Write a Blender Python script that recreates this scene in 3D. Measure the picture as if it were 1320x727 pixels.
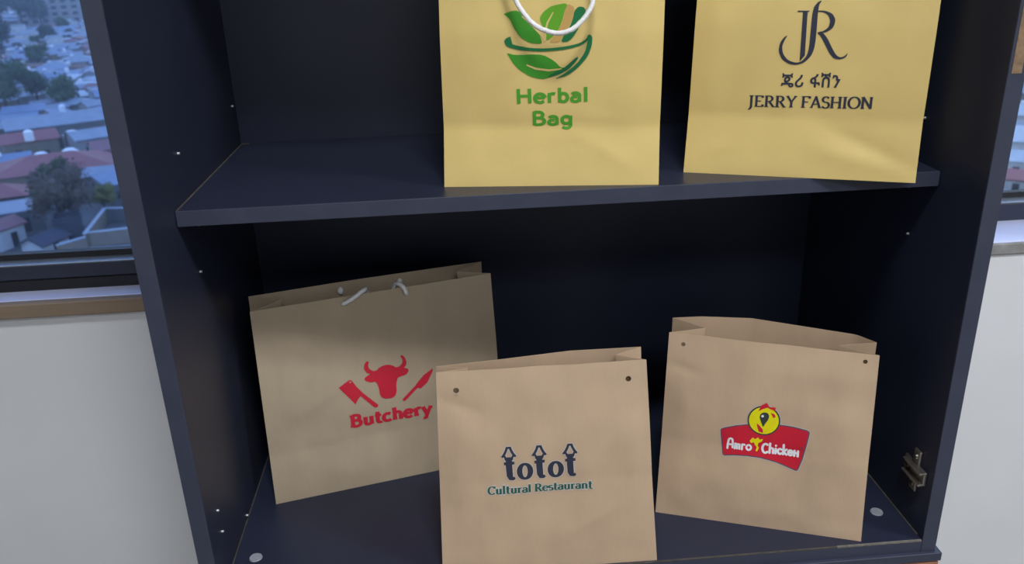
import bpy, bmesh, math, random
from mathutils import Vector, Matrix, noise

for o in list(bpy.data.objects):
    bpy.data.objects.remove(o)
S = bpy.context.scene
COL = S.collection
R = math.radians

# ------------------------------------------------------------------ camera
cam_d = bpy.data.cameras.new('camera')
cam = bpy.data.objects.new('camera', cam_d)
COL.objects.link(cam)
CAM = Vector((-0.1142, -0.7298, 0.6316))
yaw, pit, rol = 0.0681, 0.3824, -0.0340
cf = Vector((math.sin(yaw) * math.cos(pit), math.cos(yaw) * math.cos(pit), -math.sin(pit)))
cr = Vector((math.cos(yaw), -math.sin(yaw), 0))
cu = cr.cross(cf)
r2 = cr * math.cos(rol) + cu * math.sin(rol)
u2 = cu * math.cos(rol) - cr * math.sin(rol)
M = Matrix((r2, u2, -cf)).transposed().to_4x4()
M.translation = CAM
cam.matrix_world = M
cam_d.sensor_width = 36.0
cam_d.lens = 1094.92 / 1320 * 36.0
cam_d.clip_start = 0.02
cam_d.clip_end = 3000
cam_d.dof.use_dof = True
cam_d.dof.focus_distance = 0.93
cam_d.dof.aperture_fstop = 9.5
S.camera = cam

# ------------------------------------------------------------------ sky
W = bpy.data.worlds.new('sky')
S.world = W
W.use_nodes = True
wn = W.node_tree.nodes
wl = W.node_tree.links
bg = wn['Background']
tc = wn.new('ShaderNodeTexCoord')
sep = wn.new('ShaderNodeSeparateXYZ')
ramp = wn.new('ShaderNodeValToRGB')
ramp.color_ramp.elements[0].position = 0.0
ramp.color_ramp.elements[0].color = (0.62, 0.74, 0.92, 1)
ramp.color_ramp.elements[1].position = 0.9
ramp.color_ramp.elements[1].color = (0.30, 0.46, 0.85, 1)
wl.new(tc.outputs['Generated'], sep.inputs[0])
wl.new(sep.outputs['Z'], ramp.inputs[0])
wl.new(ramp.outputs[0], bg.inputs['Color'])
bg.inputs['Strength'].default_value = 2.0

# ------------------------------------------------------------------ ceiling lamps' light
def area(name, loc, target, size, power, color=(1, 1, 1)):
    d = bpy.data.lights.new(name, 'AREA')
    d.shape = 'RECTANGLE'
    d.size, d.size_y = size
    d.energy = power
    d.color = color
    o = bpy.data.objects.new(name, d)
    COL.objects.link(o)
    o.location = loc
    o.rotation_euler = (Vector(target) - Vector(loc)).to_track_quat('-Z', 'Y').to_euler()
    return o

CEIL = 1.97
LAMPS = [((0.02, -0.86, CEIL - .035), (0.36, 0.30), 24), ((1.75, -0.90, CEIL - .035), (0.5, 0.4), 31), ((0.3, -2.4, CEIL - .035), (1.2, 0.6), 30)]
for l, s, p in LAMPS:
    area('ceiling_lamp_light', l, (l[0], l[1], 0), s, p, (0.97, 0.985, 1.0))

S.view_settings.view_transform = 'Standard'
S.view_settings.look = 'None'
S.view_settings.gamma = 1
S.view_settings.use_curve_mapping = False
S.view_settings.exposure = 0.0
S.cycles.max_bounces = 6
S.cycles.diffuse_bounces = 4
S.cycles.transparent_max_bounces = 12
S.cycles.volume_bounces = 0
S.cycles.caustics_reflective = False
S.cycles.caustics_refractive = False

# ------------------------------------------------------------------ materials
def mat(name, col, rough=.5, var=0.0, scale=20.0, bump=0.0, bscale=60.0, metal=0.0, spec=.5, col2=None, stretch=(1, 1, 1), detail=4.0):
    m = bpy.data.materials.new(name)
    m.use_nodes = True
    n = m.node_tree.nodes
    l = m.node_tree.links
    b = n['Principled BSDF']
    b.inputs['Roughness'].default_value = rough
    b.inputs['Metallic'].default_value = metal
    b.inputs['Specular IOR Level'].default_value = spec
    t = n.new('ShaderNodeTexCoord')
    mp = n.new('ShaderNodeMapping')
    mp.inputs['Scale'].default_value = stretch
    l.new(t.outputs['Object'], mp.inputs[0])
    nz = n.new('ShaderNodeTexNoise')
    nz.inputs['Scale'].default_value = scale
    nz.inputs['Detail'].default_value = detail
    l.new(mp.outputs[0], nz.inputs['Vector'])
    mx = n.new('ShaderNodeMix')
    mx.data_type = 'RGBA'
    rp = n.new('ShaderNodeMapRange')
    rp.inputs['From Min'].default_value = .3
    rp.inputs['From Max'].default_value = .7
    l.new(nz.outputs['Fac'], rp.inputs[0])
    l.new(rp.outputs[0], mx.inputs['Factor'])
    c2 = col2 or tuple(c * (1 - var) for c in col)
    mx.inputs[6].default_value = (*col, 1)
    mx.inputs[7].default_value = (*c2, 1)
    l.new(mx.outputs[2], b.inputs['Base Color'])
    if bump:
        nb = n.new('ShaderNodeTexNoise')
        nb.inputs['Scale'].default_value = bscale
        nb.inputs['Detail'].default_value = 5
        l.new(mp.outputs[0], nb.inputs['Vector'])
        bp = n.new('ShaderNodeBump')
        bp.inputs['Strength'].default_value = bump
        bp.inputs['Distance'].default_value = .002
        l.new(nb.outputs['Fac'], bp.inputs['Height'])
        l.new(bp.outputs[0], b.inputs['Normal'])
    return m

def srgb(r, g, b):
    f = lambda c: (c / 255 / 12.92) if c < 10.3 else ((c / 255 + .055) / 1.055) ** 2.4
    return (f(r), f(g), f(b))

M_LAM = mat('navy_laminate', (.0205, .0260, .0520), .40, .15, 9, .03, 400, spec=.4)
M_EDGE = mat('navy_edge_band', (.038, .046, .078), .5, .15, 30, .02, 300, spec=.4)
M_CORE = mat('worn_chipboard', (.26, .17, .10), .8, .4, 180, .3, 500)
M_WORN = mat('worn_edge', (.20, .185, .17), .7, .5, 160, .2, 400)
M_RUB = mat('rubbed_edge', (.085, .078, .068), .7, .5, 130, .2, 400)
M_CAP = mat('grey_plastic', (.30, .33, .38), .5, .15, 200)
M_PIN = mat('bright_pin', (.5, .52, .55), .35, .1, 50, metal=.6)
M_CHROME = mat('nickel_steel', (.42, .40, .38), .32, .2, 60, metal=.9)
M_SCREW = mat('dark_screw', (.16, .15, .14), .4, .2, 80, metal=.9)
M_WALL = mat('painted_plaster', (.78, .805, .84), .75, .10, 2.6, .25, 14, spec=.3)
M_ROOM = mat('room_paint', (.72, .72, .71), .8, .04, 2, spec=.3)
M_FLOOR = mat('room_floor', (.30, .27, .24), .5, .2, 3)
M_FRAME = mat('window_aluminium', (.026, .032, .056), .4, .15, 30, .02, 200, spec=.5)
M_BLACK = mat('matt_black', (.008, .009, .012), .6, .2, 60)
M_LEDGE = mat('ledge_metal', (.62, .72, .86), .22, .1, 30, metal=.8)
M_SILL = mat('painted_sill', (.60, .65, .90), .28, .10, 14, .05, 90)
M_SILLEDGE = mat('bare_plaster', (.33, .33, .33), .85, .35, 40, .5, 70)
M_TRIM = mat('sill_wood', (.27, .20, .14), .5, .3, 8, .1, 90, stretch=(.3, 4, 4))
M_WOOD = mat('orange_wood', (.34, .135, .06), .45, .35, 7, .08, 60, stretch=(.4, 3, 3))
M_ROPE = mat('white_cord', (.80, .80, .82), .7, .12, 300, .5, 500)
M_GOLD = mat('gold_kraft', (.66, .50, .185), .50, .07, 14, .05, 220, spec=.35)
M_KRAFT = mat('brown_kraft', (.50, .365, .25), .75, .10, 26, .10, 260, spec=.25, stretch=(1, 1, .35))
M_KRAFTG = mat('grey_kraft', (.42, .34, .245), .75, .10, 26, .10, 260, spec=.25, stretch=(1, 1, .35))

def ink(name, rgb, rough=.6):
    return mat('ink_' + name, srgb(*rgb), rough, .06, 120, spec=.3)

# glass: a clear or tinted pane
def glass(name, tint, refl=.04):
    m = bpy.data.materials.new(name)
    m.use_nodes = True
    n = m.node_tree.nodes
    l = m.node_tree.links
    n.remove(n['Principled BSDF'])
    tr = n.new('ShaderNodeBsdfTransparent')
    tr.inputs[0].default_value = (*tint, 1)
    gl = n.new('ShaderNodeBsdfGlossy')
    gl.inputs['Roughness'].default_value = .02
    fr = n.new('ShaderNodeFresnel')
    ge = n.new('ShaderNodeNewGeometry')        # same reflectance on both faces of the pane
    ir = n.new('ShaderNodeMapRange')
    ir.inputs['To Min'].default_value = 1.45
    ir.inputs['To Max'].default_value = 1 / 1.45
    l.new(ge.outputs['Backfacing'], ir.inputs[0])
    l.new(ir.outputs[0], fr.inputs[0])
    mx = n.new('ShaderNodeMixShader')
    l.new(fr.outputs[0], mx.inputs[0])
    l.new(tr.outputs[0], mx.inputs[1])
    l.new(gl.outputs[0], mx.inputs[2])
    l.new(mx.outputs[0], n['Material Output'].inputs['Surface'])
    return m

# ------------------------------------------------------------------ object helpers
def empty(name, loc=(0, 0, 0), rz=0.0, label=None, cat=None, group=None, kind=None):
    o = bpy.data.objects.new(name, None)
    o.empty_display_size = .05
    COL.objects.link(o)
    o.location = loc
    o.rotation_euler = (0, 0, rz)
    tag(o, label, cat, group, kind)
    return o

def tag(o, label=None, cat=None, group=None, kind=None):
    if label: o['label'] = label
    if cat: o['category'] = cat
    if group: o['group'] = group
    if kind: o['kind'] = kind
    return o

def link(name, me, m, parent=None, label=None):
    if m is not None and not me.materials:
        me.materials.append(m)
    o = bpy.data.objects.new(name, me)
    COL.objects.link(o)
    if parent is not None: o.parent = parent
    if label: o['label'] = label
    return o

def mesh(bm, smooth=None):
    me = bpy.data.meshes.new('m')
    bmesh.ops.recalc_face_normals(bm, faces=bm.faces)
    bm.to_mesh(me)
    bm.free()
    if smooth is not None:
        for p in me.polygons: p.use_smooth = True
        me.set_sharp_from_angle(angle=R(smooth))
    return me

def box(bm, x0, x1, y0, y1, z0, z1, bev=0.0):
    r = bmesh.ops.create_cube(bm, size=1)
    vs = r['verts']
    for v in vs:
        v.co = Vector(((x0 + x1) / 2 + v.co.x * (x1 - x0), (y0 + y1) / 2 + v.co.y * (y1 - y0), (z0 + z1) / 2 + v.co.z * (z1 - z0)))
    if bev:
        es = list({e for v in vs for e in v.link_edges})
        bmesh.ops.bevel(bm, geom=es, offset=bev, segments=1, affect='EDGES')

def boxes(name, lst, m, parent=None, bev=0.0, label=None):
    bm = bmesh.new()
    for b in lst: box(bm, *b, bev=bev)
    return link(name, mesh(bm), m, parent, label)

def cyl(bm, p0, p1, r0, r1=None, seg=16):
    p0, p1 = Vector(p0), Vector(p1)
    d = p1 - p0
    res = bmesh.ops.create_cone(bm, cap_ends=True, segments=seg, radius1=r0, radius2=r0 if r1 is None else r1, depth=d.length)
    q = d.to_track_quat('Z', 'Y').to_matrix().to_4x4()
    q.translation = (p0 + p1) / 2
    bmesh.ops.transform(bm, matrix=q, verts=res['verts'])

def tube(bm, pts, rad, seg=10):
    """swept tube through a smooth curve of points"""
    P = [Vector(p) for p in pts]
    Q = []
    for i in range(len(P) - 1):
        a, b, c, d = P[max(i - 1, 0)], P[i], P[i + 1], P[min(i + 2, len(P) - 1)]
        for k in range(6):
            t = k / 6
            Q.append(.5 * ((2 * b) + (c - a) * t + (2 * a - 5 * b + 4 * c - d) * t * t + (3 * b - a - 3 * c + d) * t ** 3))
    Q.append(P[-1])
    rings = []
    up = Vector((.31, .87, .38))
    for i, q in enumerate(Q):
        t = (Q[min(i + 1, len(Q) - 1)] - Q[max(i - 1, 0)]).normalized()
        s = t.cross(up).normalized()
        w = s.cross(t)
        up = w
        rings.append([bm.verts.new(q + (s * math.cos(2 * math.pi * k / seg) + w * math.sin(2 * math.pi * k / seg)) * rad * (1 + .07 * math.sin(i * 1.9 + k * 2 * math.pi / seg * 3))) for k in range(seg)])
    for a, b in zip(rings, rings[1:]):
        for k in range(seg):
            bm.faces.new((a[k], a[(k + 1) % seg], b[(k + 1) % seg], b[k]))
    bm.faces.new(rings[0][::-1])
    bm.faces.new(rings[-1])

# ================================================================== SETTING
WY = .44                      # inner face of the window wall
FZ = -.78                     # room floor
XL, XR, YB = -2.7, 3.1, -3.6
def struct(name, lst, m, bev=0.0):
    o = boxes(name, lst, m, None, bev)
    o['kind'] = 'structure'
    return o
W1 = (-2.4, -.47)             # left window opening
W2 = (.47, 2.6)               # right window opening
WT = 1.62                     # window head
struct('floor', [(XL - .15, XR + .15, YB - .15, WY + .2, FZ - .1, FZ)], M_FLOOR)
struct('ceiling', [(XL - .15, XR + .15, YB - .15, WY + .2, CEIL, CEIL + .1)], M_ROOM)
struct('wall_left', [(XL - .15, XL, YB, WY, FZ, CEIL)], M_ROOM)
struct('wall_right', [(XR, XR + .15, YB, WY, FZ, CEIL)], M_ROOM)
struct('wall_back', [(XL - .15, XR + .15, YB - .15, YB, FZ, CEIL)], M_ROOM)
def lattice(x0, x1, z0, z1, y0, y1):
    return (x0, x1, y0, y1, z0, z1)
struct('wall_front', [lattice(XL - .15, W1[1], FZ, .153, WY, WY + .2), lattice(W1[1], W2[0], FZ, CEIL, WY, WY + .2), lattice(W2[0], XR + .15, FZ, .158, WY, WY + .2),
                      lattice(XL - .15, W1[0], .153, CEIL, WY, WY + .2), lattice(W2[1], XR + .15, .158, CEIL, WY, WY + .2),
                      lattice(W1[0], W1[1], WT, CEIL, WY, WY + .2), lattice(W2[0], W2[1], WT, CEIL, WY, WY + .2)], M_WALL)
# brown wooden lip under the left sill
struct('trim_1', [(W1[0], W1[1], WY - .014, WY + .002, .1535, .1755)], M_TRIM, .002)

def window(name, x0, x1, yf, zb, zsill, ysill, pane_mat, band, sill_mat, sill_edge):
    """one fixed light: black band, bottom rail, ledge, gasket, jambs, head, pane and the inner sill"""
    w = empty(name, ((x0 + x1) / 2, yf, zsill))
    w['kind'] = 'structure'
    mx, my, mz = (x0 + x1) / 2, yf, zsill
    def L(b): return (b[0] - mx, b[1] - mx, b[2] - my, b[3] - my, b[4] - mz, b[5] - mz)
    zr = zb                                  # top of bottom rail
    boxes('window_sill', [L((x0, x1, ysill, yf + .03, zsill - .018, zsill))], sill_mat, w, .002)
    if sill_edge:
        boxes('sill_edge', [L((x0, x1, ysill - .005, ysill, zsill - .021, zsill - .002))], sill_edge, w, .002)
    if band: boxes('black_band', [L((x0, x1, yf - .002, yf + .02, zsill, band))], M_BLACK, w)  # plain black strip between the sill and the bottom rail
    boxes('bottom_rail', [L((x0, x1, yf, yf + .07, band or zsill, zr))], M_FRAME, w, .0015)
    boxes('rail_ledge', [L((x0 + .04, x1 - .04, yf + .003, yf + .028, zr, zr + .0015))], M_LEDGE, w)
    boxes('jamb', [L((x0, x0 + .045, yf, yf + .07, zr, WT))], M_FRAME, w, .0015)
    boxes('jamb', [L((x1 - .045, x1, yf, yf + .07, zr, WT))], M_FRAME, w, .0015)
    boxes('head_rail', [L((x0 + .045, x1 - .045, yf, yf + .07, WT - .045, WT))], M_FRAME, w, .0015)
    boxes('glazing_gasket', [L((x0 + .045, x1 - .045, yf + .026, yf + .04, zr, zr + .0105))], M_BLACK, w)
    boxes('window_pane', [L((x0 + .045, x1 - .045, yf + .030, yf + .036, zr + .008, WT - .045))], pane_mat, w)
    return w
window('window_1', W1[0], W1[1], .479, .2135, .176, WY - .0, glass('blue_tinted_glass', (.80, .88, .98)), .192, M_SILL, None)
window('window_2', W2[0], W2[1], .532, .2085, .179, WY - .0, glass('clear_glass', (.97, .985, .985)), None, M_SILL, M_SILLEDGE)

# ceiling lamps (the fittings that carry the lights above)
for i, (l, s, p) in enumerate(LAMPS):
    lab = ['square white ceiling light panel above the bookcase', 'square white ceiling light panel right of the bookcase', 'long white ceiling light panel at the back of the room'][i]
    t = empty('ceiling_light', (l[0], l[1], CEIL), 0, lab, 'light')
    w, h = s[0] / 2 + .03, s[1] / 2 + .03
    boxes('frame', [(-w, w, -h, -h + .03, -.03, 0), (-w, w, h - .03, h, -.03, 0), (-w, -w + .03, -h + .03, h - .03, -.03, 0), (w - .03, w, -h + .03, h - .03, -.03, 0)], M_SILL, t)
    boxes('diffuser', [(-w + .03, w - .03, -h + .03, h - .03, -.02, -.008)], M_ROOM, t)

# ================================================================== BOOKCASE
HI, TH = .382, .0165
HO = HI + TH
SY, SZ, YBK, ST = .0769, .400, .3768, .0155
TOP = 1.16
bc = empty('bookcase', (0, .19, -.016), 0, 'navy black laminate bookcase without doors holding five paper bags', 'bookcase')
def bp(b): return (b[0], b[1], b[2] - .19, b[3] - .19, b[4] + .016, b[5] + .016)
def bv(p): return Vector((p[0], p[1] - .19, p[2] + .016))
for s in (-1, 1):
    a, b = sorted((s * HI, s * HO))
    sp = boxes('side_panel', [bp((a, b, .0006, YBK + .003, -.016, TOP))], M_LAM, bc, .0004)
    boxes('edge_band', [bp((a, b, -.0006, .0006, -.016, TOP))], M_EDGE, sp, .0002)
    if s == 1:
        boxes('exposed_core', [bp((.3848, .3943, -.0010, -.0005, .508, .600))], M_CORE, sp, label='brown patch of bare chipboard where edge band peeled off')
boxes('back_panel', [bp((-HI, HI, YBK, YBK + .003, 0, TOP))], M_LAM, bc)
boxes('top_panel', [bp((-HI, HI, .0, YBK, TOP - .016, TOP))], M_LAM, bc)
def shelf(z):
    sh = boxes('shelf', [bp((-HI + .0008, HI - .0008, SY + .0006, YBK - .001, z - ST, z))], M_LAM, bc, .0004)
    boxes('edge_band', [bp((-HI + .0008, HI - .0008, SY - .0006, SY + .0006, z - ST, z))], M_EDGE, sh, .0002)
    return sh
sh = shelf(SZ)
shelf(SZ + .39)
boxes('rubbed_edge', [bp((-HI + .0008, -HI + .0030, SY + .001, YBK - .002, SZ - .001, SZ + .0003))], M_RUB, sh, label='pale rubbed line along left edge of shelf')
boxes('rubbed_edge', [bp((-HI + .002, -HI + .012, YBK - .008, YBK - .002, SZ - .001, SZ + .0006))], M_RUB, sh)
bt = boxes('bottom_panel', [bp((-HI, HI, .0012, YBK, -.016, 0))], M_LAM, bc, .0004)
boxes('edge_band', [bp((-HI, HI, .0, .0012, -.016, -.0012))], M_EDGE, bt)
boxes('worn_edge', [bp((.285, HI - .001, -.0004, .0018, -.0016, .0003))], M_WORN, bt, label='pale worn front edge at right end of bottom panel')
boxes('worn_edge', [bp((.02, .285, -.0002, .0014, -.0012, .0002))], M_RUB, bt)
boxes('rubbed_edge', [bp((-HI, -HI + .0012, .01, YBK - .01, -.001, .0006))], M_RUB, bt)
boxes('rubbed_edge', [bp((HI - .0018, HI, .01, YBK - .01, -.001, .0006))], M_RUB, bt)
for x, y in ((-.3579, .0588), (.3559, .0535)):
    bm = bmesh.new(); cyl(bm, bv((x, y, -.001)), bv((x, y, .0012)), .0078, .0066, 24)
    link('cam_cap', mesh(bm, 40), M_CAP, bc, 'round grey plastic cap on bottom panel')
# shelf pins and pin holes in the side panels
PIN = [(-1, .118, .4471), (-1, .358, .4508), (-1, .121, .3211), (-1, .036, .0832), (-1, .0378, .0548), (-1, .13, .006), (1, .120, .4459), (1, .119, .3188)]
bm = bmesh.new(); cyl(bm, (-.001, 0, 0), (.0022, 0, 0), .0017, .0013, 10); me = mesh(bm, 40)
for s, y, z in PIN:
    o = link('shelf_pin', me, M_PIN, bc)
    o.location = bv((s * HI, y, z)); o.rotation_euler = (0, 0, 0 if s < 0 else math.pi)
bm = bmesh.new()
cyl(bm, (0, 0, .004), (.012, 0, .004), .0028, .0028, 10); cyl(bm, (.009, 0, .006), (.009, 0, -.006), .0022, .0015, 10)
me = mesh(bm, 40)
for s in (-1, 1):
    for y in (.116, .33):
        o = link('shelf_support', me, M_PIN, bc)
        o.location = bv((s * HI, y, SZ - ST - .006)); o.rotation_euler = (0, 0, 0 if s < 0 else math.pi)
# hairline scratches in the laminate
def scratch(pts, w, parent):
    for a, b, nrm in pts:
        bm = bmesh.new()
        a, b, nrm = Vector(a), Vector(b), Vector(nrm)
        t = (b - a).normalized().cross(nrm) * w
        f = bm.faces.new([bm.verts.new(bv(p + nrm * .0004)) for p in (a - t * .3, (a + b) / 2 - t, b - t * .3, b + t * .3, (a + b) / 2 + t, a + t * .3)])
        link('scratch', mesh(bm), M_EDGE, parent)
scratch([((-HI, .055, .56), (-HI, .062, .44), (1, 0, 0)), ((-HI, .062, .44), (-HI, .073, .405), (1, 0, 0)), ((-HI, .13, .44), (-HI, .135, .408), (1, 0, 0)),
         ((-HI, .10, .26), (-HI, .14, .268), (1, 0, 0)), ((-HI, .12, .30), (-HI, .10, .27), (1, 0, 0))], .0008, bc)
scratch([((-.22, .27, SZ), (-.235, .20, SZ), (0, 0, 1)), ((-.205, .28, SZ), (-.215, .24, SZ), (0, 0, 1)), ((-.225, .29, SZ), (-.228, .25, SZ), (0, 0, 1))], .0006, sh)
# hinge mounting plate on the right panel
hp = empty('hinge_plate', bv((HI, .0315, .0715)))
hp.parent = bc
hp['label'] = 'nickel cross shaped hinge plate screwed to right panel'
def wing(sgn):
    bm = bmesh.new()
    z0, z1 = sgn * .007, sgn * .0255
    a, b = min(z0, z1), max(z0, z1)
    box(bm, -.0030, 0, -.0062, .0062, a, b, .0009)
    return mesh(bm)
link('wing', wing(1), M_CHROME, hp); link('wing', wing(-1), M_CHROME, hp)
bm = bmesh.new()
box(bm, -.0035, 0, -.0205, .0215, -.0085, .0085, .001)
link('arm', mesh(bm), M_CHROME, hp)
bm = bmesh.new()
box(bm, -.0095, -.0035, -.0205, .0150, -.0085, -.0058, .0006); box(bm, -.0095, -.0035, -.0205, .0150, .0058, .0085, .0006)
link('channel', mesh(bm), M_CHROME, hp)
for y, z, r_ in ((0, .0175, .0038), (0, -.0175, .0038)):
    bm = bmesh.new(); cyl(bm, (-.0052, y, z), (-.0028, y, z), r_ * .75, r_, 16); box(bm, -.0056, -.0046, y - .0025, y + .0025, z - .0005, z + .0005)
    link('screw', mesh(bm, 40), M_SCREW, hp)
bm = bmesh.new(); cyl(bm, (-.007, .012, 0), (-.0033, .012, 0), .0045, .005, 16); box(bm, -.0076, -.0066, .0085, .0155, -.0006, .0006)
link('screw', mesh(bm, 40), M_SCREW, hp)

# ---- lower cabinet that carries the bookcase
lc = empty('base_cabinet', (0, .19, FZ), 0, 'orange brown wooden cabinet with thin dark top under the bookcase', 'cabinet')
def lp(b): return (b[0], b[1], b[2] - .19, b[3] - .19, b[4] - FZ, b[5] - FZ)
boxes('worktop', [lp((-.4052, .4052, -.0045, .40, -.0270, -.0161))], M_EDGE, lc, .0006, label='thin dark navy top board')
boxes('carcass', [lp((-.4052, .4052, .016, .40, FZ + .06, -.0271)), lp((-.39, .39, .05, .39, FZ, FZ + .06))], M_LAM, lc, .0006)
for s in (-1, 1):
    a, b = sorted((s * .0015, s * .4040))
    d = boxes('door', [lp((a, b, -.0035, .0155, FZ + .065, -.0290))], M_WOOD, lc, .0012)
    bm = bmesh.new(); cyl(bm, (s * .05, -.19 - .003, .38), (s * .05, -.19 - .025, .38), .006, .011, 20)
    link('knob', mesh(bm, 40), M_CHROME, d)

# ================================================================== BAGS
def fbm(x, y, seed):
    return noise.noise(Vector((x, y, seed))) + .5 * noise.noise(Vector((2.1 * x, 2.1 * y, seed + 7)))

class Bag:
    """gusseted paper bag; (a, b) are metres along / up the front sheet"""
    def __init__(s, name, label, group, P, yaw, w, lean, TL, TR, rim, D, crease, cd, wr, m, seed, holes=(), back_holes=(), creases=()):
        s.w, s.lean, s.TL, s.TR, s.rim, s.D, s.crease, s.cd, s.wr, s.seed = w, R(lean), TL, TR, rim, D, crease, cd, wr, seed
        s.creases = creases
        yaw = R(yaw)
        base = Vector(P) + Vector((math.cos(yaw), math.sin(yaw), 0)) * (w / 2) + Vector((-math.sin(yaw), math.cos(yaw), 0)) * (D / 2)
        s.root = empty(name, base, yaw, label, 'paper bag', group)
        s.h = (TL[1] + TR[1]) / 2
        s.build(m, holes, back_holes)

    def disp(s, a, b):
        u = a / s.w
        c = s.crease[0] + (s.crease[1] - s.crease[0]) * u
        v = b / s.h
        if b < c:
            d = -s.cd * b / c
        else:
            d = -s.cd + s.cd * 1.25 * min(1, (b - c) / .09) ** .8
        edge = max(0.0, min(1, u * 9, (1 - u) * 9))
        lo = min(1, b / .02)
        d += s.wr * lo * (.35 + .65 * edge) * fbm(a * 16, b * 13, s.seed)
        d += s.wr * 2.2 * edge * math.sin(math.pi * min(1, max(0, v))) * .8
        for (ax, bx, ang, ln, dep, wid) in s.creases:      # single dents in the paper
            ca, sa = math.cos(ang), math.sin(ang)
            x, y = (a - ax) * ca + (b - bx) * sa, -(a - ax) * sa + (b - bx) * ca
            if 0 <= x <= ln:
                d += dep * math.sin(math.pi * x / ln) * math.exp(-abs(y) / wid)
        return d * min(1, b / .004)

    def front(s, a, b, off=0.0):
        d = s.disp(a, b) + off
        return Vector((a - s.w / 2, b * math.sin(s.lean) - d * math.cos(s.lean) - s.D / 2, b * math.cos(s.lean) + d * math.sin(s.lean)))

    def rimd(s, u):
        r = s.rim
        for (u0, d0), (u1, d1) in zip(r, r[1:]):
            if u <= u1: return d0 + (d1 - d0) * (u - u0) / (u1 - u0)
        return r[-1][1]

    def fab(s, u, v):
        aL, aR = s.TL[0] * v, s.w + (s.TR[0] - s.w) * v
        return aL + (aR - aL) * u, v * (s.TL[1] + (s.TR[1] - s.TL[1]) * u)

    def back(s, u, v):
        a, b = s.fab(u, v)
        f = Vector((a - s.w / 2, b * math.sin(s.lean) - s.D / 2, b * math.cos(s.lean)))
        dep = s.D + (s.rimd(u) - s.D) * v
        bow = (s.rimd(u) - (s.rimd(0) * (1 - u) + s.rimd(1) * u)) * (v ** 2 - v)
        f.y += dep + bow
        f.z += 0.0015 * v
        return f

    def build(s, m, holes, back_holes):
        NU, NV = 40, 54
        bm = bmesh.new()
        F = [[bm.verts.new(s.front(*s.fab(i / NU, j / NV))) for i in range(NU + 1)] for j in range(NV + 1)]
        B = [[bm.verts.new(s.back(i / NU, j / NV)) for i in range(NU + 1)] for j in range(NV + 1)]
        for G in (F, B):
            for j in range(NV):
                for i in range(NU):
                    bm.faces.new((G[j][i], G[j][i + 1], G[j + 1][i + 1], G[j + 1][i]))
        for side, i, sg in (('l', 0, 1), ('r', NU, -1)):
            cols = []
            for j in range(NV + 1):
                f, b = F[j][i].co, B[j][i].co
                gap = (b - f).length
                g = s.D / 2
                pinch = math.sqrt(max(0, g * g - gap * gap / 4)) * (min(1, (j / NV) / .25)) if j else 0
                mid = (f + b) / 2 + Vector((sg * pinch, 0, 0))
                row = [F[j][i]]
                for t in (.5,):
                    row.append(bm.verts.new(f.lerp(mid, t) + Vector((sg * .001 * (j / NV), 0, 0))))
                row.append(bm.verts.new(mid))
                row.append(bm.verts.new(b.lerp(mid, .5) + Vector((sg * .001 * (j / NV), 0, 0))))
                row.append(B[j][i])
                cols.append(row)
            for j in range(NV):
                for k in range(4):
                    bm.faces.new((cols[j][k], cols[j][k + 1], cols[j + 1][k + 1], cols[j + 1][k]))
            if side == 'l': gl = cols[0]
            else: gr = cols[0]
        for i in range(NU):                       # bottom
            bm.faces.new((F[0][i], F[0][i + 1], B[0][i + 1], B[0][i])) if 0 < i < NU - 1 else None
        bm.faces.new((F[0][0], F[0][1], B[0][1], gl[4], gl[3], gl[2], gl[1]))
        bm.faces.new((F[0][NU - 1], F[0][NU], gr[1], gr[2], gr[3], gr[4], B[0][NU - 1]))
        bmesh.ops.remove_doubles(bm, verts=bm.verts, dist=1e-6)
        bmesh.ops.recalc_face_normals(bm, faces=bm.faces)
        me = bpy.data.meshes.new('bag')
        bm.to_mesh(me); bm.free()
        me.materials.append(m)
        o = bpy.data.objects.new('bag_body', me)
        COL.objects.link(o)
        sm = o.modifiers.new('s', 'SOLIDIFY'); sm.thickness = .0005; sm.offset = -1
        cut = []
        hb = bmesh.new()
        for (a, b, r_) in holes:
            p = s.front(a, b)
            cyl(hb, p + Vector((0, -.006, 0)), p + Vector((0, .004, 0)), r_, r_, 14)
        for (u, v, r_) in back_holes:
            p = s.back(u, v)
            cyl(hb, p + Vector((0, -.004, 0)), p + Vector((0, .006, 0)), r_, r_, 14)
        if len(hb.verts):
            c = bpy.data.objects.new('cut', mesh(hb)); COL.objects.link(c)
            bo = o.modifiers.new('b', 'BOOLEAN'); bo.object = c; bo.operation = 'DIFFERENCE'; bo.solver = 'EXACT'
            cut.append(c)
        dg = bpy.context.evaluated_depsgraph_get()
        dg.update()
        me2 = bpy.data.meshes.new_from_object(o.evaluated_get(dg))
        o.modifiers.clear()
        o.data = me2
        for p in me2.polygons: p.use_smooth = True
        me2.set_sharp_from_angle(angle=R(24))
        for c in cut: bpy.data.objects.remove(c)
        o.parent = s.root
        s.body = o

    # ---- flat print on the front sheet; coordinates in metres on the sheet
    def print_bm(s, bm, name, m, lift, parent=None, label=None):
        for _ in range(5):
            es = [e for e in bm.edges if e.calc_length() > .009]
            if not es: break
            bmesh.ops.subdivide_edges(bm, edges=es, cuts=1)
            bmesh.ops.triangulate(bm, faces=[f for f in bm.faces if len(f.verts) > 3])
        for v in bm.verts: v.co = s.front(v.co.x, v.co.y, .00025 + lift * .00012 + v.co.z)
        for f in bm.faces:
            f.normal_update()
            if f.normal.y > 0: f.normal_flip()
        me = bpy.data.meshes.new(name)
        bm.to_mesh(me); bm.free()
        return link(name, me, m, parent or s.root, label)

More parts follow.
